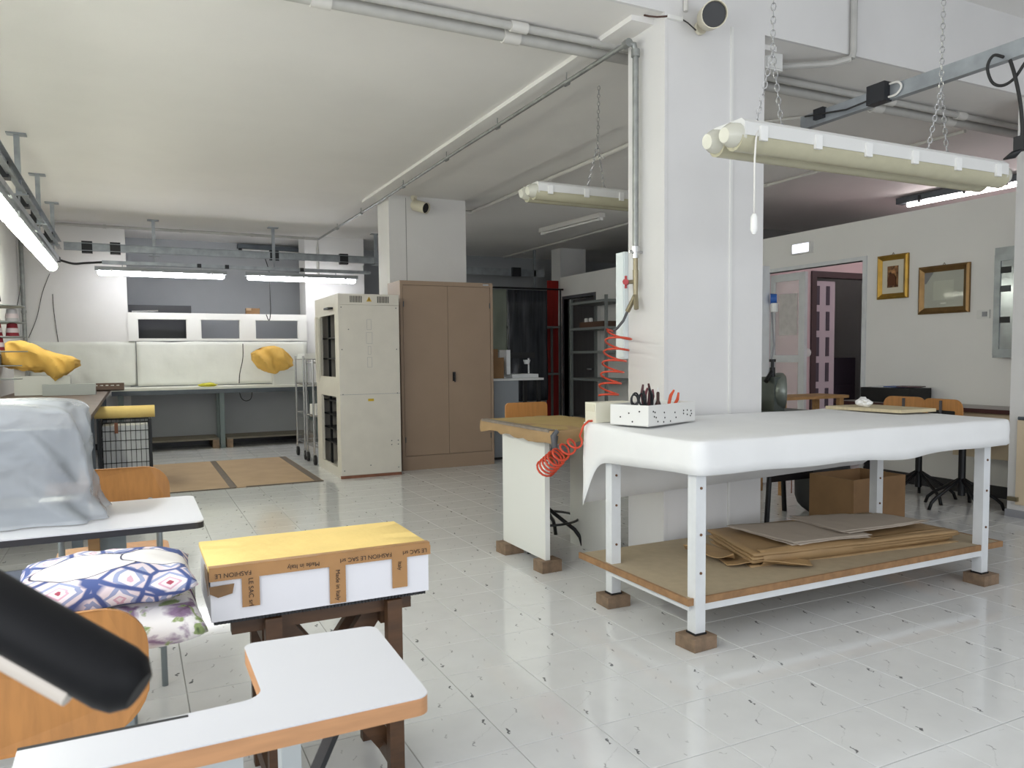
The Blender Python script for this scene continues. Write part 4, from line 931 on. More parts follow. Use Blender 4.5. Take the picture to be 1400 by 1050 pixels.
# yellow rag and small items on the back bench
b = bm_(); bmesh.ops.create_icosphere(b, subdivisions=3, radius=.11)
for v in b.verts:
    v.co *= 1 + .4 * fbm(v.co, 14, 3); v.co.z = max(-.02, v.co.z * .25); 
bmesh.ops.translate(b, verts=b.verts, vec=(.92, 11.3, zb + .021)); tag(obj('yellow_rag', b, mat('lemon_rag', '#d5cf4a', .8), smooth=True), 'small lemon-yellow rag on the back bench', 'rag')
def lump(bm, c, s, seed, amp=.22, freq=3.2, sub=4, flat=.9, power=.55):
    bmesh.ops.create_icosphere(bm, subdivisions=sub, radius=1)
    for v in bm.verts:
        p = v.co.normalized(); k = Vector((math.copysign(abs(p.x) ** power, p.x), math.copysign(abs(p.y) ** power, p.y), math.copysign(abs(p.z) ** power, p.z)))
        w = noise.ridged_multi_fractal(Vector((p.x * freq + seed, p.y * freq, p.z * freq * .6)), 1, 2, 3, 1, 2) * .5 - .4
        k *= 1 + amp * w
        v.co = Vector((c[0] + k.x * s[0], c[1] + k.y * s[1], max(c[2] - s[2] * flat, c[2] + k.z * s[2])))
    return bm
def draped_cover(prof, y, hd, seed):
    """cloth thrown over a machine: lofted from silhouette samples (u, top, bottom) at distance y, with hanging folds"""
    bm = bm_(); P_ = [(onY(u, a, y), onY(u, c, y)) for u, a, c in prof]; NS, NR = 56, 40; rings = []
    for i in range(NS + 1):
        f = i / NS * (len(P_) - 1); k = min(int(f), len(P_) - 2); g = f - k
        tp = P_[k][0].lerp(P_[k + 1][0], g); bt = P_[k][1].lerp(P_[k + 1][1], g); e = min(1, i / 5, (NS - i) / 5); dd = hd * (.35 + .65 * math.sqrt(e))
        ring = []
        for j in range(NR):
            a = 2 * PI * j / NR; sy, sz = math.cos(a), math.sin(a); sq = math.copysign(abs(sy) ** .6, sy); sr = math.copysign(abs(sz) ** .75, sz)
            zc2 = (tp.z + bt.z) / 2; hh = (tp.z - bt.z) / 2
            z = zc2 + sr * hh; x = tp.x
            fold = .042 * (noise.ridged_multi_fractal(Vector((x * 5 + z * 3.2 + seed, z * 2.2 - x * 2, sy)), 1, 2, 2, 1, 2) - 1.1) + .020 * math.sin(x * 22 + z * 20 + seed)
            ring.append(bm.verts.new((x + .012 * fbm((x, z, sy), 6, seed), y + sq * dd + fold * (-1 if sy < 0 else 1), z + .012 * fbm((x, sy, 0), 7, seed) * (1 if sz > 0 else 1.8))))
        rings.append(ring)
    for a, c in zip(rings, rings[1:]):
        for k in range(NR): bm.faces.new((a[k], a[(k + 1) % NR], c[(k + 1) % NR], c[k]))
    bm.faces.new(rings[0][::-1]); bm.faces.new(rings[-1]); return bm
def covered_machine(lab, prof, y, hd, seed, bx0_, bx1_):
    t = thing('covered_sewing_machine', lab, 'sewing machine', ((bx0_ + bx1_) / 2, y, zb), 'sewing machines under yellow cloths')
    obj('machine_bed', bevel(box((bx0_, y - .09, zb), (bx1_, y + .09, zb + .21)), .015), mat('bed_white', '#d8dad6', .4), t)
    obj('machine_arm', bevel(box((bx0_, y - .045, zb + .211), (bx0_ + .1, y + .045, zb + .30)), .02), whitep, t)
    obj('cloth_cover', draped_cover(prof, y, hd, seed), yellowd, t, True)
    return t
covered_machine('sewing machine under a crumpled yellow cloth on the left bench', ((2, 474, 500), (12, 466, 503), (28, 466, 506), (45, 470, 508), (60, 477, 508), (74, 482, 521), (88, 485, 513), (100, 488, 505), (109, 493, 500)), 9.9, .19, 3, -1.15, -.62)
covered_machine('sewing machine under a crumpled yellow cloth at the end of the back bench', ((344, 483, 492), (352, 477, 503), (362, 474, 508), (375, 473, 511), (386, 476, 508), (394, 484, 503), (400, 492, 500)), 11.42, .15, 11, 1.80, 2.12)
# thread stand with discs
c = (-.80, 5.8); dz_ = [onX(20, v, -.72).z for v in (426, 446, 464, 482, 500, 517)]
t = thing('thread_stand', 'thread stand with stacked grey discs at the near end of the left bench', 'thread stand', (c[0], c[1], zb))
obj('pole', tube(bm_(), [(c[0], c[1], zb), (c[0], c[1], dz_[0] + .02)], .01, 8), blackm, t, True)
for k, z in enumerate(dz_):
    r = (.20, .20, .20, .205, .17, .17)[k]
    b = bm_(); lathe(b, [(r, 0), (r, .005), (.02, .02 if k < 2 else .008)], (c[0], c[1], z), 28); obj('disc', b, mat('disc_grey', '#9aa09e', .4, .3), t, True)
zh = dz_[0] + .012
obj('hook', tube(bm_(), [(c[0] + .02, c[1], zh), (c[0] + .02, c[1], zh + .10), (c[0] + .035, c[1], zh + .135), (c[0] + .055, c[1], zh + .125), (c[0] + .06, c[1], zh + .06), (c[0] + .065, c[1], zh + .02)], .009, 8), blackm, t, 'all')
for k, (dx, dy, z) in enumerate(((.04, -.1, dz_[1]), (.13, -.03, dz_[1]), (.05, -.1, dz_[2]), (.13, -.04, dz_[2]), (.06, -.12, dz_[3]))):
    s_ = thing('thread_cone', ('dark red thread cone beside the silvery cone on the second disc', 'silvery thread cone on the second stand disc', 'dark red thread cone at the rim of the third disc, next to another', 'dark red thread cone at the rim of the third disc, next to another', 'dark red thread cone alone on the fourth disc')[k], 'thread cone', (c[0] + dx, c[1] + dy, z + .009), 'thread cones on the stand')
    h = .082; b = bm_(); lathe(b, [(.038, 0), (.036, .006), (.028, h - .006), (.012, h)], (c[0] + dx, c[1] + dy, z + .0095), 14); obj('thread', b, mat('thread_red', '#8c2530', .7) if k != 1 else mat('thread_grey', '#b9b5b5', .5), s_, True)
    obj('label_band', lathe(bm_(), [(.0372, 0), (.0335, .028)], (c[0] + dx, c[1] + dy, z + .03), 14), mat('label_white', '#d8c9c9', .6), s_, True)
b = bm_(); obox(b, (-.62, 9.66, zb + .06), .5, .16, .12); bevel(b, .01); tag(obj('grey_storage_box', b, mat('translucent_box', '#a8adac', .4)), 'grey storage box on the left bench below the yellow cover', 'box')
# wire basket with yellow rolls
t = thing('wire_basket', 'black wire basket with white lining at the left bench', 'basket', (-.12, 8.3, 0))
bx0, bx1, by0, by1, bh = -.29, .135, 8.1, 8.6, .63
b = bm_(); n = 10
for y in (by0, by1):
    for k in range(n + 1): x = bx0 + (bx1 - bx0) * k / n; tube(b, [(x, y, .03), (x, y, bh)], .0035, 4)
    for z in (.03, .13, .25, .37, .46, .55, bh): tube(b, [(bx0, y, z), (bx1, y, z)], .004 if z not in (bh, .03) else .008, 5)
for x in (bx0, bx1):
    for k in range(9): y = by0 + (by1 - by0) * k / 8; tube(b, [(x, y, .03), (x, y, bh)], .0035, 4)
    for z in (.03, .13, .25, .37, .46, .55, bh): tube(b, [(x, by0, z), (x, by1, z)], .004 if z not in (bh, .03) else .008, 5)
obj('wire_cage', b, blackm, t)
obj('lining', box((bx0 + .02, by0 + .02, .035), (bx1 - .02, by1 - .02, bh - .03)), mat('lining_white', '#d4d6d8', .8), t)
for x in (bx0, bx1):
    for y in (by0, by1): obj('post', box((x - .012, y - .012, 0), (x + .012, y + .012, bh + .03)), blackm, t)
obj('tag_strip', box((-.17, by0 - .008, bh - .10), (-.14, by0 - .003, bh + .0)), mat('brown_tag', '#7b4c35', .6), t)
for k, (lab, p, q, r) in enumerate((('thick yellow padded roll lying on the wire basket', (-.56, 8.24, bh + .095), (.18, 8.22, bh + .095), .062), ('pale yellow flat board roll behind the padded roll', (-.6, 8.40, bh + .075), (.07, 8.42, bh + .09), .04), ('thin yellow roll farthest back on the wire basket', (-.6, 8.53, bh + .075), (-.03, 8.56, bh + .09), .04))):
    b = bm_(); tube(b, [p, q], r, 12); 
    for v in b.verts: v.co.z = bh + .033 + (v.co.z - (bh + .033)) * (.95 if k == 0 else .8)
    tag(obj('yellow_roll', b, yellowc if k != 1 else mat('pale_roll', '#e4cf9b', .8), smooth=True), lab, 'fabric roll')
# things behind the hatch
t = thing('display_board', 'black panel standing behind the hatch openings', 'board', (.38, 12.2, 0)); obj('panel', box((-.02, 12.2, 0), (.80, 12.24, 1.99)), mat('panel_black', '#2a2b30', .4), t)
b = bm_(); tube(b, [(.02, YB + .03, hz1 + .015), (.35, YB + .03, hz1 + .03)], .012, 6); tag(obj('rod_tool', b, chrome), 'thin metal rod on the white hatch frame', 'rod')
t = thing('carton', 'small brown carton on top of the hatch frame', 'carton', (1.62, YB + .03, hz1)); obj('carton_body', box((1.51, YB - .02, hz1), (1.70, YB + .07, hz1 + .085)), cardd, t); obj('flap', box((1.51, YB - .03, hz1 + .05), (1.58, YB - .02, hz1 + .085)), card, t)
# hanging cables on the back wall
def cabl(lab, pts, r=.006, m=cable):
    return tag(obj('hanging_cable', tube(bm_(), soft(pts), r, 6), m, smooth='all'), lab, 'cable')
cabl('black cable dangling from the rail before the hatch', [onY(u, v, 11.3) for u, v in ((362, 352), (368, 372), (369, 395), (370, 425), (368, 438), (364, 430))])
cabl('black cable running down into the bench under the hatch', [onY(u, v, 11.6) for u, v in ((332, 470), (332, 490), (328, 510), (327, 524))])
cabl('black cable loop hanging below the back bench', [onY(u, v, 11.16) for u, v in ((327, 534), (330, 544), (336, 548), (343, 545), (345, 534))])
cabl('thin wire hanging on the left of the white back wall', [onY(u, v, YB - .006) for u, v in ((68, 374), (58, 400), (50, 435), (39, 462))], .004)
cabl('thin wire hanging in the middle of the white back wall', [onY(u, v, YB - .006) for u, v in ((72, 402), (73, 420), (77, 450), (81, 476))], .004)
cabl('thin wire along the pipe in the left corner', [onX(u, v, X0 + .02) for u, v in ((28, 350), (28, 390), (23, 420))], .004)
# ================================================================== DARK STORE CORNER
t = thing('store_counter', 'grey locker counter with white top right of the brown cabinet', 'counter', (4.1, 8.4, 0))
obj('counter_top', box((3.67, 8.12, .93), (4.42, 8.6, .955)), mat('counter_white', '#cfd1d2', .45), t)
obj('locker', box((3.78, 8.16, .03), (4.10, 8.58, .928)), mat('locker_grey', '#8c9298', .5), t); obj('locker_foot', box((3.80, 8.18, 0), (4.08, 8.56, .03)), blackm, t)
obj('leg', box((4.36, 8.16, 0), (4.40, 8.2, .93)), blackm, t); obj('leg', box((4.36, 8.52, 0), (4.40, 8.56, .93)), blackm, t)
t = thing('carton', 'brown cardboard box on the locker counter', 'carton', (3.8, 8.3, .956)); obj('carton_body', box((3.70, 8.2, .956), (3.93, 8.5, 1.20)), cardd, t); obj('flap', box((3.70, 8.19, 1.17), (3.85, 8.2, 1.30)), cardd, t)
t = thing('old_machine', 'grey-white table machine with dark arm on the locker counter', 'machine', (4.2, 8.35, .956))
obj('bed', box((4.05, 8.22, .956), (4.40, 8.48, 1.0)), whitem, t); obj('arm', bevel(box((3.99, 8.25, 1.0), (4.04, 8.45, 1.29)), .01), whitem, t); obj('head', bevel(box((4.04, 8.27, 1.19), (4.38, 8.44, 1.26)), .015), blackm, t); obj('needle_bar', tube(bm_(), [(4.33, 8.34, 1.0), (4.33, 8.34, 1.19)], .012, 8), chrome, t); obj('lamp', lathe(bm_(), [(.03, 0), (.045, .05)], (4.27, 8.27, 1.12), 12), whitem, t)
t = thing('hanging_rail', 'dark hanging rail with sheets in the dim corner behind the counter', 'rail', (5.4, 10.9, 0))
obj('upper_bar', tube(bm_(), [(4.55, 10.9, 2.28), (6.3, 10.9, 2.28)], .014, 8), blackm, t)
for x in (4.6, 6.25): obj('upright', tube(bm_(), [(x, 10.9, 0), (x, 10.9, 2.28)], .014, 8), blackm, t)
obj('mid_shelf', box((4.5, 10.95, 1.66), (6.3, 11.25, 1.69)), rackm, t); obj('low_shelf', box((4.5, 10.95, .9), (6.3, 11.25, .93)), rackm, t)
for x in (4.52, 6.27):
    for y in (10.97, 11.23): obj('upright', box((x - .015, y - .015, 0), (x + .015, y + .015, 1.7)), rackm, t)
def hang(name, lab, x0, x1, z0, z1, y, m, cat, seed):
    bm = bm_(); n = 26; V = []
    for i in range(n + 1):
        for j in range(9):
            f = j / 8; x = x0 + (x1 - x0) * i / n; V.append(bm.verts.new((x + .03 * (1 - f) * fbm((x, f, 0), 2, seed), y + .045 * fbm((x * 1.0, f * .8, seed), 3.2, seed) * (1.3 - f), z0 + (z1 - z0) * f)))
    for i in range(n):
        for j in range(8): bm.faces.new([V[k] for k in (i * 9 + j, (i + 1) * 9 + j, (i + 1) * 9 + j + 1, i * 9 + j + 1)])
    o = obj(name, bm, m, smooth='all'); s = o.modifiers.new('t', 'SOLIDIFY'); s.thickness = .003; return tag(o, lab, cat)
hang('leather_hide', 'grey-green hide hanging in the dim store corner', 4.98, 5.26, 1.28, 2.25, 10.86, mat('hide_green', '#7d8478', .6), 'hide', 2)
hang('plastic_sheet', 'dark glossy plastic sheet hanging in the dim store corner', 5.28, 5.98, .5, 2.25, 10.86, mat('black_sheet', '#22242a', .25, var=.5, vs=3, stretch=(6, 1, .6), col2='#3a3d44'), 'sheet', 5)
hang('red_curtain', 'red curtain tied in the middle at the end of the white partition', 6.22, 6.44, .02, 2.46, 11.30, redc, 'curtain', 1)
t = thing('busbar_rail', 'grey busbar rail with black box in the dim store corner', 'rail', (5.5, 11.9, 2.6)); obj('channel', box((4.6, 11.9, 2.58), (6.5, 11.93, 2.70)), steelg, t); obj('tap_off_box', box((5.86, 11.84, 2.57), (6.02, 11.9, 2.72)), blackp, t); obj('lamp_bar', box((4.6, 11.9, 2.28), (6.2, 11.94, 2.32)), steelg, t)
for x in (4.66, 6.3): obj('hanger', box((x, 11.9, 2.32), (x + .04, 11.94, ZC)), steelg, t)
# metal shelving against the partition
t = thing('metal_rack', 'grey metal shelving rack against the white partition', 'shelving', (6.15, 9.55, 0))
rx0, rx1, ry0, ry1 = 5.95, 6.38, 9.10, 10.05
for x in (rx0, rx1):
    for y in (ry0, ry1): b = bm_(); bx(b, (x - .018, y - .018, 0), (x + .018, y + .018, 2.06)); obj('post', b, rackm, t)
for z in (.3, .88, 1.28, 1.62, 2.0): b = bm_(); bx(b, (rx0 - .02, ry0 - .02, z - .035), (rx1 + .02, ry1 + .02, z)); obj('shelf', b, rackm, t)
t = thing('carton', 'open brown box with jars on the metal rack', 'carton', (6.1, 9.55, 1.62)); obj('carton_body', box((5.97, 9.2, 1.621), (6.28, 9.85, 1.70)), mat('brown_crate', '#5a3f30', .7), t)
for k in range(2): obj('jar', lathe(bm_(), [(.03, 0), (.03, .05), (.02, .06)], (6.03, 9.75 - .12 * k, 1.70), 12), whitep, t)
# white box on the back of the near column
t = thing('wall_box', 'pale upright electrical box fixed behind the near white column', 'electrical box', (2.9, 3.83, 1.2)); obj('box_body', box((2.58, 3.752, 1.20), (3.1, 3.84, 1.82)), mat('pale_box', '#dfe8ea', .35), t); obj('lid_edge', box((2.575, 3.76, 1.21), (2.58, 3.83, 1.81)), mat('pale_box', '#dfe8ea'), t)
# ================================================================== RIGHT SIDE
t = thing('wall_desk', 'long desk with cream drawers against the white partition', 'desk', (6.2, 4.4, 0))
obj('desk_top', box((5.98, 3.52, .745), (6.44, 5.2, .77)), mat('desk_grey', '#b3adab', .45), t); obj('edge_band', box((5.965, 3.52, .74), (5.98, 5.2, .772)), mat('dark_red_edge', '#4b2b2a', .5), t)
obj('leg', box((6.36, 5.12, 0), (6.42, 5.18, .745)), blackm, t)
for y in (3.55,): obj('drawer_unit', box((6.02, y, .38), (6.43, y + .5, .744)), mat('cream_drawer', '#d2c2a5', .5), t)
for z in (.39, .565):
    d = obj('drawer_front', box((6.005, 3.57, z), (6.02, 4.03, z + .165)), mat('cream_drawer', '#d2c2a5'), t); obj('handle', box((5.99, 3.74, z + .1), (6.005, 3.86, z + .12)), blackp, d)
obj('leg', box((6.36, 3.56, 0), (6.42, 3.62, .38)), blackm, t)
t = thing('black_tray', 'black slotted tray with papers on the wall desk', 'tray', (6.25, 4.78, .772)); b = bm_(); bx(b, (6.1, 4.52, .772), (6.4, 5.02, .90)); bevel(b, .008); obj('tray_body', b, blackm, t)
for k in range(3): c = (6.25, 4.85 - k * .12, .905 + k * .004); b = bm_(); obox(b, c, .18, .2, .008, .2 * k); obj('leaflet', b, mat(('leaf_white', 'leaf_blue', 'leaf_dark')[k], ('#d9dadd', '#3a5a9a', '#4a2a36')[k], .5), t)
tag(obj('wood_offcut', box((6.1, 3.54, .773), (6.18, 3.60, .86)), woodl), 'small wooden offcut standing on the wall desk by the column', 'wood block')
# framed pictures, emergency light, panel, switch on the partition
def frame(name, lab, ya, yb, za, zb_, m, w, cat):
    t = thing(name, lab, cat, (XP - .01, (ya + yb) / 2, za)); x = XP
    for (p, q) in (((ya, za), (yb, za)), ((yb, za), (yb, zb_)), ((yb, zb_), (ya, zb_)), ((ya, zb_), (ya, za))):
        b = bm_(); cy, cz = (ya + yb) / 2, (za + zb_) / 2
        def inn(pt, k): return (pt[0] + math.copysign(k, cy - pt[0]), pt[1] + math.copysign(k, cz - pt[1]))
        prof = [(0, 0), (0, .022), (w * .35, .034), (w * .75, .02), (w, .012), (w, 0)]
        A = [b.verts.new((x - d, *inn(p, k))) for k, d in prof]; B = [b.verts.new((x - d, *inn(q, k))) for k, d in prof]; n = len(prof)
        for i in range(n): b.faces.new((A[i], A[(i + 1) % n], B[(i + 1) % n], B[i]))
        b.faces.new(A); b.faces.new(B[::-1]); obj('frame_side', b, m, t)
    b = bm_(); tube(b, [(x - .01, cy - .012, zb_ + .0), (x - .01, cy, zb_ + .02), (x - .01, cy + .012, zb_)], .003, 5); obj('hanger', b, brass, t)
    return t
ft = frame('framed_icon', 'gold-framed bronze relief picture on the white partition', 4.80, 5.125, 1.725, 2.135, gold, .05, 'picture')
obj('mount', box((XP - .010, 4.85, 1.775), (XP - .004, 5.075, 2.085)), mat('mount_cream', '#d9d3c0', .7), ft)
b = bm_(); bx(b, (XP - .0135, 4.905, 1.83), (XP - .010, 5.02, 2.03)); obj('relief_plate', b, mat('bronze_relief', '#a67a52', .35, .5, var=.55, vs=22, bump=.6, bs=30, col2='#3b2418'), ft)
b = bm_(); prism(b, [(XP - .0135, 4.962 + y, 1.845 + z) for y, z in ((-.04, 0), (.045, 0), (.05, .06), (.03, .105), (.012, .115), (-.012, .11), (-.03, .085))], (-.006, 0, 0)); obj('relief_figure', b, mat('bronze_dark', '#5e3b26', .35, .6), ft)
b = bm_(); lathe(b, [(.022, 0), (.022, .004), (.012, .01)], (XP - .0135, 4.955, 1.975), 14, Matrix.Rotation(-PI / 2, 3, 'Y')); obj('relief_head', b, mat('bronze_light', '#b98a5e', .35, .6), ft)
ft = frame('framed_certificate', 'bronze-framed certificate under glass on the white partition', 4.215, 4.69, 1.56, 1.985, goldd, .055, 'picture')
obj('backing', box((XP - .010, 4.27, 1.615), (XP - .004, 4.635, 1.93)), mat('backing_grey', '#a9ab98', .6), ft)
obj('certificate', box((XP - .0115, 4.36, 1.68), (XP - .010, 4.55, 1.85)), mat('cert_paper', '#b9bda6', .6), ft)
obj('caption', box((XP - .0115, 4.43, 1.645), (XP - .010, 4.48, 1.655)), mat('cap_white', '#e6e8d8', .5), ft)
obj('ribbon', prism(bm_(), [(XP - .013, y, z) for y, z in ((4.635, 1.93), (4.55, 1.93), (4.62, 1.83), (4.635, 1.83))], (.002, 0, 0)), mat('ribbon_black', '#231f1f', .5), ft)
obj('pane', box((XP - .016, 4.27, 1.615), (XP - .0145, 4.635, 1.93)), mat('picture_glass', '#ffffff', .03, alpha=.12), ft)
t = thing('emergency_light', 'lit white emergency light above the doorway', 'emergency light', (XP, 6.05, 2.27)); obj('housing', bevel(box((XP - .045, 5.92, 2.275), (XP, 6.19, 2.39)), .01), whitep, t); obj('lit_panel', box((XP - .049, 5.945, 2.287), (XP - .045, 6.165, 2.378)), mat('emergency_glow', '#eef0ff', .4, emit=1.3), t)
b = bm_(); lathe(b, [(.03, 0), (.03, .002)], (XP - .049, 6.05, 2.333), 16, Matrix.Rotation(-PI / 2, 3, 'Y')); obj('lamp_spot', b, mat('emergency_lamp', '#ffffff', .4, emit=2.5), t)
t = thing('fuse_panel', 'grey metal fuse panel with glazed door on the white partition', 'fuse panel', (XP, 3.8, 1.18)); obj('housing', bevel(box((XP - .12, 3.52, 1.17), (XP, 3.94, 2.06)), .004, 1), steelg, t)
b = bm_()
for p, q in (((3.52, 1.19), (3.93, 1.24)), ((3.52, 1.95), (3.93, 2.0)), ((3.88, 1.24), (3.93, 1.95)), ((3.52, 1.24), (3.57, 1.95))): bx(b, (XP - .14, p[0], p[1]), (XP - .121, q[0], q[1]))
d = obj('door_frame', b, steelg, t); obj('pane', box((XP - .132, 3.57, 1.24), (XP - .128, 3.88, 1.95)), mat('panel_glass', '#aab0b4', .12, .5, var=.3, vs=5), d)
for k, z in enumerate((1.85, 1.7, 1.45)): obj('switch', box((XP - .136, 3.80, z), (XP - .132, 3.88, z + .05)), (blackp, greyd, blackp)[k], d)
t = thing('wall_switch', 'white switch plate beside the fuse panel', 'switch', (XP, 4.1, 1.5)); obj('plate', box((XP - .012, 4.04, 1.50), (XP, 4.15, 1.57)), whitep, t); obj('rocker', box((XP - .018, 4.06, 1.515), (XP - .012, 4.10, 1.555)), greym, t)
# cream cabinet edge with hinges on the right column
t = thing('column_door', 'cream door panel with hinge fittings on the right column', 'door panel', (5.79, 3.2, .1)); obj('panel', box((5.778, 3.02, .10), (5.798, 3.40, .72)), mat('cream_panel', '#d9c8ad', .5), t)
b = bm_(); tube(b, [(5.772, 3.39, .735), (5.782, 3.32, .735)], .013, 8); obj('handle', b, darkst, t, True); b = bm_(); obox(b, (5.77, 3.41, .14), .03, .07, .03); obj('hinge', b, brass, t)
# white cabinet with blue socket between column and glazed door
t = thing('control_box', 'white control cabinet with blue socket right of the near column', 'control box', (5.3, 5.4, 0)); obj('cabinet', box((5.12, 5.35, .02), (5.28, 5.6, 2.02)), whitem, t)
bs_ = bm_(); tube(bs_, [(5.28, 5.34, 1.72), (5.32, 5.30, 1.72)], [.05, .045], 12); obj('socket', bs_, mat('blue_socket', '#2b5fae', .4), t, True); b = bm_(); tube(b, [(5.30, 5.31, 1.68), (5.30, 5.31, 1.60)], .035, 10); obj('cup', b, whitep, t, True)
obj('cable', tube(bm_(), [(5.3, 5.34, 1.6), (5.33, 5.34, 1.3), (5.27, 5.34, 1.0), (5.2, 5.34, .8)], .009, 6), greym, t, 'all')
# eyelet press behind the table
t = thing('eyelet_press', 'green-grey eyelet press with lever on a black stand behind the table', 'press', (4.35, 4.3, 0)); px, py = 4.30, 4.25
obj('stand_top', box((px - .28, py - .18, .74), (px + .22, py + .18, .80)), mat('press_green', '#4b524e', .45), t)
for x in (px - .2, px + .16):
    for y in (py - .14, py + .14): obj('leg', tube(bm_(), [(x, y, .74), (x + (.05 if x > px else -.05), y, 0)], .018, 8), blackm, t)
obj('cross_bar', box((px - .22, py - .155, .3), (px + .18, py - .125, .36)), blackm, t)
b = bm_(); lathe(b, [(.05, -.045), (.125, -.04), (.14, -.02), (.14, .02), (.125, .04), (.05, .045)], (px + .0, py, .94), 28, Matrix.Rotation(.9, 3, 'Z') @ Matrix.Rotation(PI / 2, 3, 'X')); obj('flywheel', b, mat('press_metal', '#7d837c', .35, .5), t, True)
obj('press_body', bevel(box((px - .12, py - .07, .80), (px - .02, py + .09, 1.05)), .02), mat('press_green', '#4b524e'), t, True)
obj('screw', tube(bm_(), [(px - .07, py, 1.05), (px - .07, py, 1.12), (px - .07, py, 1.12), (px - .07, py, 1.16), (px - .07, py, 1.16), (px - .07, py, 1.18)], [.02, .02, .012, .012, .025, .025], 10), blackm, t, True)
obj('lever', tube(bm_(), [(px - .07, py, 1.1), (px - .16, py - .03, 1.02)], [.012, .018], 8), blackm, t, True)
obj('yellow_tin', lathe(bm_(), [(.04, 0), (.04, .09)], (px - .2, py + .05, .80), 14), mat('ochre_tin', '#b08f45', .4), t)
obj('chain_pull', tube(bm_(), [(px + .0, py - .13, .74), (px + .0, py - .13, .2)], .004, 5), mat('rust_chain', '#7a4b35', .6), t)
b = bm_(); lump(b, (px + .46, py + .0, .27), (.17, .15, .27), 7, .3, 3, 3, 1.0); tag(obj('dark_bag', b, mat('bag_black', '#2b2d30', .5), smooth='all'), 'dark bag on the floor beside the press stand', 'bag')
t = thing('side_table', 'small beech table with wooden legs by the pink room', 'table', (5.4, 5.0, 0)); obj('table_top', box((4.95, 4.85, .82), (5.75, 5.2, .845)), woodl, t)
for x in (4.99, 5.68):
    for y in (4.89, 5.16): obj('leg', box((x - .025, y - .02, 0), (x + .025, y + .02, .82)), woodl, t)
t = thing('plywood_box', 'brown plywood box on the floor behind the cutting table', 'box', (4.55, 3.75, 0)); obj('front', box((4.35, 3.62, 0), (4.87, 3.635, .36)), cardd, t); obj('side', box((4.35, 3.636, 0), (4.365, 4.0, .36)), cardd, t); obj('side', box((4.855, 3.636, 0), (4.87, 4.0, .36)), cardd, t); obj('back', box((4.366, 3.985, 0), (4.854, 4.0, .36)), cardd, t); obj('bottom', box((4.366, 3.636, 0.001), (4.854, 3.984, .015)), cardd, t)
# pink-room details
t = thing('wall_knob', 'round white knob on the pink wall', 'bell', (7.33, 6.74, 1.22)); obj('knob', lathe(bm_(), [(.03, 0), (.055, .02), (.05, .045), (.02, .055)], (7.24, 6.75, 1.225), 16, Matrix.Rotation(PI / 2, 3, 'X')), whitep, t, True)  # a plain round knob, no bell
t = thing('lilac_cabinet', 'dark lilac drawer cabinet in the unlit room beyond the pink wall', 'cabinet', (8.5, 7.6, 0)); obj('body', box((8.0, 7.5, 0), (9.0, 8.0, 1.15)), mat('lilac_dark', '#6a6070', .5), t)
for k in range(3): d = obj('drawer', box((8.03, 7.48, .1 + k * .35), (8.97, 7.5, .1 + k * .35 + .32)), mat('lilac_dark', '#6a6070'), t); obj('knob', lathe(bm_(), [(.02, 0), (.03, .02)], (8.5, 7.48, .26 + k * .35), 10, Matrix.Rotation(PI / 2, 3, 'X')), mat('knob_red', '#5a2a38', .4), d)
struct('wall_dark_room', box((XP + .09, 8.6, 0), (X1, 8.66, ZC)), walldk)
# ================================================================== FOREGROUND
# small sewing-machine table with cut-out
zt2 = .76
t = thing('sewing_table', 'small white laminate table with beech edge and cut-out, next to the lamp', 'table', (.15, 1.1, 0))
def arc(cx, cy, r, a0, a1, n=6): return [(cx + r * math.cos(a0 + (a1 - a0) * k / n), cy + r * math.sin(a0 + (a1 - a0) * k / n)) for k in range(n + 1)]
out = [(-.14, .978)] + arc(.335, 1.003, .02, -PI / 2, 0) + arc(.343, 1.272, .02, 0, PI / 2) + arc(.165, 1.285, .018, PI / 2, PI) + arc(.115, 1.115, .032, 0, -PI / 2)[0:] + [(-.14, 1.068)]
b = bm_(); prism(b, [(x, y, zt2 - .026) for x, y in out], (0, 0, .024)); top = obj('table_top', b, beech, t)
b = bm_(); cxm, cym = .1, 1.08
prism(b, [(x, y, zt2 - .0019) for x, y in out], (0, 0, .0019)); obj('laminate', b, lamin, top)
obj('inner_edge', box((-.14, 1.0685, zt2 - .03), (.05, 1.075, zt2 + .0005)), black2, top)
for x, y in ((-.10, 1.03), (.08, 1.03)): obj('leg', box((x - .03, y - .018, 0), (x + .03, y + .018, zt2 - .026)), mat('leg_grey', '#b9c0c2', .4, .3), t)
obj('leg', box((.19, 1.22, 0), (.22, 1.26, zt2 - .026)), mat('leg_grey', '#b9c0c2'), t)
obj('apron', box((-.12, 1.01, zt2 - .10), (.06, 1.012, zt2 - .027)), mat('leg_grey', '#b9c0c2'), t)
b = bm_(); bar(b, (.245, 1.05, zt2 - .03), (.12, 1.02, .50), .022, .008); obj('brace', b, blackm, t)
obj('floor_rail', box((-.13, 1.0, 0), (.22, 1.04, .03)), mat('leg_grey', '#b9c0c2'), t)
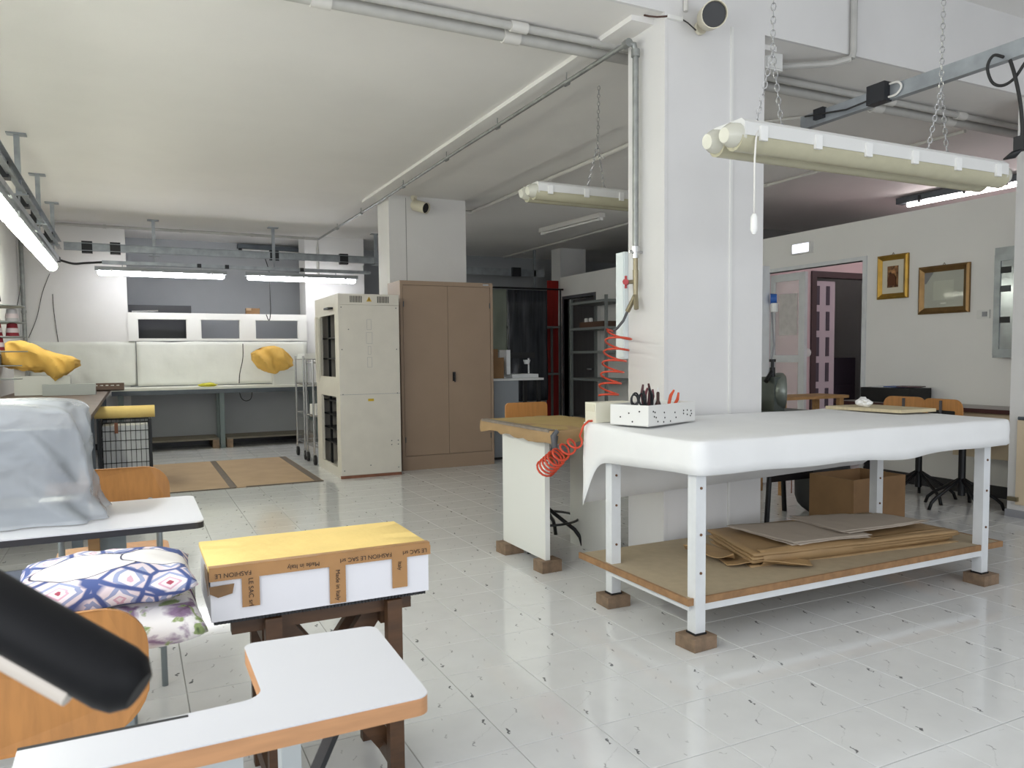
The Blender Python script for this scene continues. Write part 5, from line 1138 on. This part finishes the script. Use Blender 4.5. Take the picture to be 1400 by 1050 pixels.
# lamp leaning into the picture
t = thing('machine_lamp', 'black tubular work lamp with pale tube on a floor stand beside the small table', 'lamp', (-.5, .42, 0))
K = .40; p1 = Vector((0, 0, H)) + ray(-150, 752) * K; p2 = Vector((0, 0, H)) + ray(172, 934) * K
d = (p2 - p1).normalized(); b = bm_(); tube(b, [p1, p1 + d * .01, p2 - d * .006, p2 + d * .002, p2 + d * .008], [.0155, .0172, .0172, .0155, .010], 24); obj('lamp_head', b, mat('lamp_black', '#07080c', .55, spec=.25), t, True)
dn = -_up - _fwd * .35; dn = (dn - d * dn.dot(d)).normalized(); sd = d.cross(dn)
q1, q2 = p1 + dn * .0165, p2 - d * .020 + dn * .0165
b = bm_(); tube(b, [q1, q2], .0065, 10); obj('lamp_tube', b, mat('lamp_tube_off', '#c4bcb2', .3), t, True)
b = bm_(); tube(b, [p1 + d * .02, p1 - d * .06, (-.42, .40, 1.22), (-.50, .42, 1.05), (-.50, .42, .02)], [.012, .012, .012, .012, .012], 10); obj('stand', b, blackm, t, 'all')
obj('foot', lathe(bm_(), [(.14, 0), (.14, .015), (.03, .03)], (-.50, .42, 0), 24), blackm, t, True)
# school-type chairs
def ply_chair(lab, c, seat_z, back_y, back_z0, back_z1, w, depth, dirn, group=None):
    """chair whose back stands at y = c.y + back_y; dirn = +1: seat lies beyond the back"""
    t = thing('plywood_chair', lab, 'chair', (c[0], c[1], 0), group); c = Vector((c[0], c[1], 0))
    b = bm_(); hh = back_z1 - back_z0; n = 8; pr = rrect(w, hh, hh * .36, 7)
    V = []
    for k, (dy) in enumerate((0, .012)):
        V.append([b.verts.new((c.x + x, c.y + back_y + dy + dirn * .035 * (1 - (x / (w / 2)) ** 2) * -1, (back_z0 + back_z1) / 2 + z)) for x, z in pr])
    m = len(pr)
    for k in range(m): b.faces.new((V[0][k], V[0][(k + 1) % m], V[1][(k + 1) % m], V[1][k]))
    b.faces.new(V[0][::-1]); b.faces.new(V[1]); bk = obj('backrest', b, wood, t)
    for s in (-1, 1): obj('rivet', lathe(bm_(), [(.01, -.022), (.012, .022)], (c.x + s * w * .33, c.y + back_y + .006, (back_z0 + back_z1) / 2 - .01), 10, Matrix.Rotation(PI / 2, 3, 'X')), chrome, bk)
    b = bm_(); prism(b, [(c.x + x, c.y + back_y + dirn * (depth / 2 + .03) + y, seat_z) for x, y in rrect(w, depth, .06)], (0, 0, .014)); obj('seat', b, wood, t, True)
    for s in (-1, 1):
        x = c.x + s * w * .40; b = bm_()
        obj('back_leg', tube(bm_(), [(x, c.y + back_y + .006 + dirn * .024, back_z1 - .05), (x, c.y + back_y + dirn * .05, seat_z), (x, c.y + back_y + dirn * .0, 0)], .011, 8), mat('chair_frame', '#9aa3a6', .35, .5), t, 'all')
        obj('front_leg', tube(bm_(), [(x, c.y + back_y + dirn * .05, seat_z - .012), (x, c.y + back_y + dirn * (depth), seat_z - .012), (x, c.y + back_y + dirn * (depth + .03), 0)], .011, 8), mat('chair_frame', '#9aa3a6'), t, 'all')
    return t
ply_chair('orange plywood chair with cushions on its seat, next to the small sewing table', (-.19, 1.72), .515, .0, .475, .735, .40, .50, 1)
ply_chair('orange plywood chair behind the table with the plastic-covered machine', (-.09, 3.12), .45, .0, .60, .835, .40, .40, 1)
# cushions
def cushion(bm, c, sx, sy, sz, seed, n=28):
    V = {}
    for s in (1, -1):
        for i in range(n + 1):
            for j in range(n + 1):
                u, v = 2 * i / n - 1, 2 * j / n - 1
                e = (max(0, 1 - abs(u) ** 3.2) * max(0, 1 - abs(v) ** 3.2)) ** .42
                if s == -1 and e < 1e-6: continue
                q = 1 - .06 * (u * u * v * v) * 0 + .05 * (abs(u * v)) ** 2
                V[(s, i, j)] = bm.verts.new((c[0] + u * sx * q, c[1] + v * sy * q, c[2] + s * e * sz * (1 + .12 * fbm((u, v, s), 1.7, seed)) + .012 * fbm((u, v, 0), 1.3, seed + 4)))
        for i in range(n):
            for j in range(n):
                k = [V.get((s, a, b_), V.get((1, a, b_))) for a, b_ in ((i, j), (i + 1, j), (i + 1, j + 1), (i, j + 1))]
                bm.faces.new(k if s > 0 else k[::-1])
    return bm
def pattern_mat(name, kind):
    m = bpy.data.materials.new(name); m.use_nodes = True; nt = m.node_tree; N = nt.nodes; L = nt.links; b = N['Principled BSDF']; b.inputs['Roughness'].default_value = .8
    tc = N.new('ShaderNodeTexCoord'); mp = N.new('ShaderNodeMapping'); L.new(tc.outputs['Object'], mp.inputs[0])
    def mixc(a, c, f):
        x = N.new('ShaderNodeMix'); x.data_type = 'RGBA'
        for i, v in (('A', a), ('B', c)):
            if isinstance(v, tuple): x.inputs[i].default_value = v
            else: L.new(v, x.inputs[i])
        if isinstance(f, float): x.inputs['Factor'].default_value = f
        else: L.new(f, x.inputs['Factor'])
        return x.outputs['Result']
    def step(v, a, c):
        r = N.new('ShaderNodeMapRange'); r.inputs[1].default_value = a; r.inputs[2].default_value = c; L.new(v, r.inputs[0]); return r.outputs[0]
    if kind == 'patch':
        mp.inputs['Scale'].default_value = (11, 9, 14)
        vo = N.new('ShaderNodeTexVoronoi'); vo.feature = 'F1'; vo.distance = 'MANHATTAN'; L.new(mp.outputs[0], vo.inputs['Vector']); vo.inputs['Scale'].default_value = 1.3
        rp = N.new('ShaderNodeValToRGB'); rp.color_ramp.interpolation = 'CONSTANT'; E = rp.color_ramp.elements
        cols = ['#a84a5e', '#eadde0', '#d9b0c0', '#ece4e8', '#9aa3c4', '#e0d3d8']
        E[0].color = lin(cols[0]); E[1].color = lin(cols[1]); E[1].position = .14
        for c_, p_ in zip(cols[2:], (.30, .40, .62, .80)): e = E.new(p_); e.color = lin(c_)
        L.new(vo.outputs['Distance'], rp.inputs[0])
        v2 = N.new('ShaderNodeTexVoronoi'); v2.feature = 'DISTANCE_TO_EDGE'; L.new(mp.outputs[0], v2.inputs['Vector']); v2.inputs['Scale'].default_value = 1.3
        ed = step(v2.outputs['Distance'], .10, .05)
        c1 = mixc(rp.outputs[0], lin('#4a5a90'), ed)
        # big white ovals
        cur = c1
        for ox, oy, sx_, sy_ in ((-.05, -.02, 7.2, 10.5), (.12, .015, 9, 13)):
            q = N.new('ShaderNodeMapping'); q.inputs['Location'].default_value = (-ox * sx_, -oy * sy_, 0); q.inputs['Scale'].default_value = (sx_, sy_, 0); L.new(tc.outputs['Object'], q.inputs[0])
            ln = N.new('ShaderNodeVectorMath'); ln.operation = 'LENGTH'; L.new(q.outputs[0], ln.inputs[0])
            cur = mixc(cur, lin('#33334e'), step(ln.outputs['Value'], .86, .84)); cur = mixc(cur, lin('#e6e2e0'), step(ln.outputs['Value'], .82, .80))
        L.new(cur, b.inputs['Base Color'])
    else:
        mp.inputs['Scale'].default_value = (9, 9, 12)
        n1 = N.new('ShaderNodeTexNoise'); n1.inputs['Scale'].default_value = 1.1; n1.inputs['Detail'].default_value = 5; n1.inputs['Distortion'].default_value = .8; L.new(mp.outputs[0], n1.inputs['Vector'])
        n2 = N.new('ShaderNodeTexNoise'); n2.inputs['Scale'].default_value = 1.6; n2.inputs['Detail'].default_value = 4; n2.inputs['Distortion'].default_value = 1.2
        q = N.new('ShaderNodeMapping'); q.inputs['Location'].default_value = (7, 3, 5); L.new(mp.outputs[0], q.inputs[0]); L.new(q.outputs[0], n2.inputs['Vector'])
        c1 = mixc(lin('#e7e4e2'), lin('#8d7590'), step(n1.outputs['Fac'], .52, .60)); c1 = mixc(c1, lin('#5e4258'), step(n1.outputs['Fac'], .62, .66))
        c1 = mixc(c1, lin('#8fa06a'), step(n2.outputs['Fac'], .55, .59)); c1 = mixc(c1, lin('#5f7048'), step(n2.outputs['Fac'], .62, .66)); L.new(c1, b.inputs['Base Color'])
    return m
cu = (-.07, 2.13)
tag(obj('cushion', cushion(bm_(), (cu[0], cu[1], .588), .20, .20, .056, 2), pattern_mat('floral_cloth', 'floral'), smooth='all', base=(cu[0], cu[1], .53)), 'white cushion with purple flowers and green leaves on the plywood chair seat', 'cushion')
tag(obj('cushion', cushion(bm_(), (cu[0] - .005, cu[1] + .02, .682), .19, .175, .046, 7), pattern_mat('patchwork_cloth', 'patch'), smooth='all', base=(cu[0], cu[1], .65)), 'patchwork-print cushion with pale ovals on top of the flowered cushion', 'cushion')
# table with the plastic-covered machine
zt3 = .75
t = thing('machine_table', 'white sewing table with dark edge carrying the plastic-covered machine', 'table', (-.4, 2.65, 0))
b = bm_(); prism(b, [(x, y, zt3 - .022) for x, y in rrect(1.15, .47, .025, 5, -.4, 2.652)], (0, 0, .018)); top = obj('table_top', b, mat('edge_black', '#26262a', .5), t)
b = bm_(); prism(b, [(x, y, zt3 - .004) for x, y in rrect(1.15, .47, .025, 5, -.4, 2.652)], (0, 0, .004)); obj('laminate', b, lamin, top)
for x in (-.07, -.75):
    b = bm_(); bar(b, (x, 2.62, .1), (x, 2.62, zt3 - .022), .07, .04); lg = obj('leg', b, mat('leg_steel', '#8d9799', .4, .4), t); obj('foot_bar', box((x - .03, 2.42, .0), (x + .03, 2.86, .03)), darkst, lg); obj('foot_post', box((x - .025, 2.6, .03), (x + .025, 2.64, .1)), darkst, lg)
obj('cross_panel', box((-.72, 2.60, .5), (-.10, 2.61, .62)), mat('panel_blue_grey', '#8f98a6', .5), t)
obj('wood_strut', box((-.135, 2.56, .53), (-.105, 2.59, zt3 - .022)), woodl, t)
t = thing('wood_trestle', 'pale wooden frame standing under the plastic-covered machine table', 'frame', (-.45, 3.0, 0))
for x in (-.62, -.28): obj('post', box((x - .025, 2.98, 0), (x + .025, 3.03, .45)), woodl, t)
obj('rail', box((-.8, 2.985, .36), (-.2, 3.025, .40)), woodl, t); obj('board', box((-.8, 2.9, .40), (-.16, 3.05, .42)), woodl, t)
t = thing('foot_pedal', 'black foot pedal bracket under the machine table', 'pedal', (-.42, 2.7, 0)); b = bm_(); lathe(b, [(.10, .0), (.10, .02), (.05, .05), (.03, .08)], (-.46, 2.95, .42), 18); obj('pedal', b, blackp, t, True); obj('rod', tube(bm_(), [(-.46, 2.95, .5), (-.46, 2.82, .722)], .01, 6), chrome, t)
# plastic cover
plast = bpy.data.materials.new('clear_plastic'); plast.use_nodes = True; nt = plast.node_tree; pb = nt.nodes['Principled BSDF']
pb.inputs['Base Color'].default_value = lin('#b6bcc2'); pb.inputs['Roughness'].default_value = .27; pb.inputs['Alpha'].default_value = .58; pb.inputs['Specular IOR Level'].default_value = .6
t = thing('plastic_covered_machine', 'sewing machine under a crinkled clear plastic cover on the white table', 'sewing machine', (-.35, 2.7, zt3))
obj('machine_bed', bevel(box((-.62, 2.60, zt3), (-.14, 2.80, zt3 + .05)), .006), mat('machine_black', '#2c3034', .45), t)
obj('machine_column', bevel(box((-.60, 2.63, zt3 + .05), (-.48, 2.78, zt3 + .27)), .02), mat('machine_grey', '#6f767c', .4), t)
obj('machine_arm', bevel(box((-.48, 2.65, zt3 + .17), (-.17, 2.76, zt3 + .27)), .02), mat('machine_grey', '#8c9398'), t)
obj('machine_head', bevel(box((-.24, 2.64, zt3 + .11), (-.16, 2.77, zt3 + .17)), .01), mat('machine_black', '#2c3034'), t)
obj('needle_plate', box((-.26, 2.62, zt3 + .052), (-.15, 2.7, zt3 + .06)), chrome, t)
bm = bm_(); NU, NV = 96, 40; V = []
for j in range(NV + 1):
    f = j / NV; ring = []
    for i in range(NU):
        a = 2 * PI * i / NU; ca, sa = math.cos(a), math.sin(a)
        pw = .42; ex = math.copysign(abs(ca) ** pw, ca); ey = math.copysign(abs(sa) ** pw, sa)
        prof = 1.0 + .10 * (1 - min(1, f / .18)) ** 2 - .06 * f if f < .82 else (1 - .05) * math.sqrt(max(0, 1 - ((f - .82) / .18) ** 2 * .995))
        z = zt3 + .004 + (.325 * min(f / .82, 1) if f < .82 else .325 + .028 * math.sin((f - .82) / .18 * PI / 2))
        wr = noise.ridged_multi_fractal(Vector((ex * 2.2 + z * 6.5, ey * 2.0 - z * 2, z * 3.5 + ex * 1.2)), 1, 2, 2, 1, 2) - 1.1
        fo = .022 * wr * (1 if f < .9 else .3) + .014 * math.sin(9 * a + 14 * z) * max(0, 1 - f * 2.2)
        ring.append(bm.verts.new((-.435 + ex * (.325 * prof + fo), 2.69 + ey * (.155 * prof + fo), z + (.012 * fbm((ex, ey, 0), 2, 4) if f > .8 else 0))))
    V.append(ring)
for a, c in zip(V, V[1:]):
    for k in range(NU): bm.faces.new((a[k], a[(k + 1) % NU], c[(k + 1) % NU], c[k]))
bm.faces.new(V[-1]); obj('plastic_cover', bm, plast, t, 'all')
# ================================================================== BOX ON WOODEN STAND
zs = .556
t = thing('packing_stand', 'dark-stained wooden stand with crossed legs under the white carton', 'stand', (.43, 2.2, 0))
obj('rail', box((.21, 2.10, zs - .052), (.70, 2.135, zs - .012)), woodd, t); obj('rail', box((.21, 2.325, zs - .052), (.70, 2.36, zs - .012)), woodd, t)
for x in (.29, .62):
    for y in (2.10, 2.325): obj('leg', bevel(box((x, y - .036 if y < 2.2 else y + .036, 0), (x + .042, y - .001 if y < 2.2 else y + .07, zs - .014)), .003, 1), woodd, t)
for s, a, c in ((0, .33, .63), (1, .63, .33)):
    for y in (2.152 + .032 * s, 2.308 - .032 * s):
        b = bm_(); bar(b, (a, y, zs - .045), (c, y, .10), .028, .055); obj('cross_brace', b, woodd, t)
for x in (.31, .64): obj('end_rail', box((x - .02, 2.10, .06), (x + .02, 2.36, .11)), woodd, t); obj('end_rail', box((x - .02, 2.136, zs - .10), (x + .02, 2.324, zs - .055)), woodd, t)
t = thing('mesh_tray', 'thin black ribbed tray between wooden stand and carton', 'tray', (.44, 2.22, zs - .01)); b = bm_(); bx(b, (.165, 2.075, zs - .0115), (.735, 2.39, zs - .002)); obj('tray', b, blackp, t)
b = bm_()
for k in range(60): x = .17 + k * .0095; bx(b, (x, 2.070, zs - .0105), (x + .004, 2.075, zs - .003))
o = obj('ribs', b, blackp, t); o['kind'] = 'stuff'
t = thing('white_carton', 'long white carton with yellow cloth top and printed brown tape, on the stand', 'carton', (.45, 2.2, zs))
X_a, X_b, Y_a, Y_b, Zt = .155, .745, 2.06, 2.385, .682
b = bm_(); bx(b, (X_a + .003, Y_a + .003, zs), (X_b - .003, Y_b - .003, Zt)); bevel(b, .004, 2); obj('carton_body', b, boxw, t)
b = bm_(); slab(b, [(X_a, Y_a), (X_b, Y_a), (X_b, Y_b), (X_a, Y_b)], Zt - .004, Zt + .014, 3, 14, .2)
obj('cloth_top', b, yellowc, t, True)
ztp = Zt - .020
def strip(name, pts, d, m=tapem):
    b = bm_(); prism(b, pts, d); return obj(name, b, m, t)
fy = Y_a - .0015
T1 = strip('tape_edge', [(X_a, fy, ztp), (X_b + .002, fy, ztp), (X_b + .002, fy, Zt + .006), (X_a, fy, Zt + .006)], (0, -.0016, 0))
strip('tape_top_edge', [(X_a, fy - .0016, Zt + .0142), (X_b, fy - .0016, Zt + .0142), (X_b, Y_a + .02, Zt + .0148), (X_a, Y_a + .02, Zt + .0148)], (0, 0, .0008))
strip('tape_fold', [(X_a, fy - .0016, Zt + .006), (X_b, fy - .0016, Zt + .006), (X_b, fy - .0016, Zt + .0145), (X_a, fy - .0016, Zt + .0145)], (0, .0016, 0))
strip('tape_corner', [(X_a - .002, Y_a - .002, Zt - .055), (X_a - .002, Y_a + .09, Zt - .03), (X_a - .002, Y_a + .09, Zt + .006), (X_a - .002, Y_a - .002, Zt + .006)], (-.0012, 0, 0), mat('tape_torn', '#84633f', .35, var=.3, vs=25))
strip('tape_torn', [(X_a, fy - .002, Zt - .032), (X_a + .06, fy - .002, Zt - .03), (X_a + .055, fy - .002, Zt - .055), (X_a + .02, fy - .002, Zt - .062), (X_a, fy - .002, Zt - .05)], (0, -.001, 0), mat('tape_torn', '#84633f'))
vs_ = []
for x, z0_ in ((X_a + .10, zs + .03), (X_a + .325, zs + .004), (X_a + .50, zs + .022)):
    vs_.append(strip('tape_strip', [(x - .022, fy, z0_), (x + .022, fy, z0_), (x + .022, fy, ztp), (x - .022, fy, ztp)], (0, -.0014, 0)))
# printing: upside down on the long tape, sideways on the strips
RX = Matrix.Rotation(PI / 2, 4, 'X')
def ptxt(s, x, z, rot, size, par): text('printed_text', s, ink, size, Matrix.Translation((x, fy - .0022, z)) @ RX @ Matrix.Rotation(rot, 4, 'Z'), par)
zl = Zt - .0065
for s_, x in (('FASHION LE', X_a + .058), ('Made in Italy', X_a + .235), ('FASHION LE SAC srl', X_a + .405), ('LE SAC srl', X_b - .045)): ptxt(s_, x, zl, PI, .0165, T1)
ptxt('LE SAC srl', X_a + .10, Zt - .058, -PI / 2, .017, vs_[0]); ptxt('Made in Italy', X_a + .325, Zt - .072, -PI / 2, .0165, vs_[1]); ptxt('Italy', X_a + .50, Zt - .042, -PI / 2, .015, vs_[2])
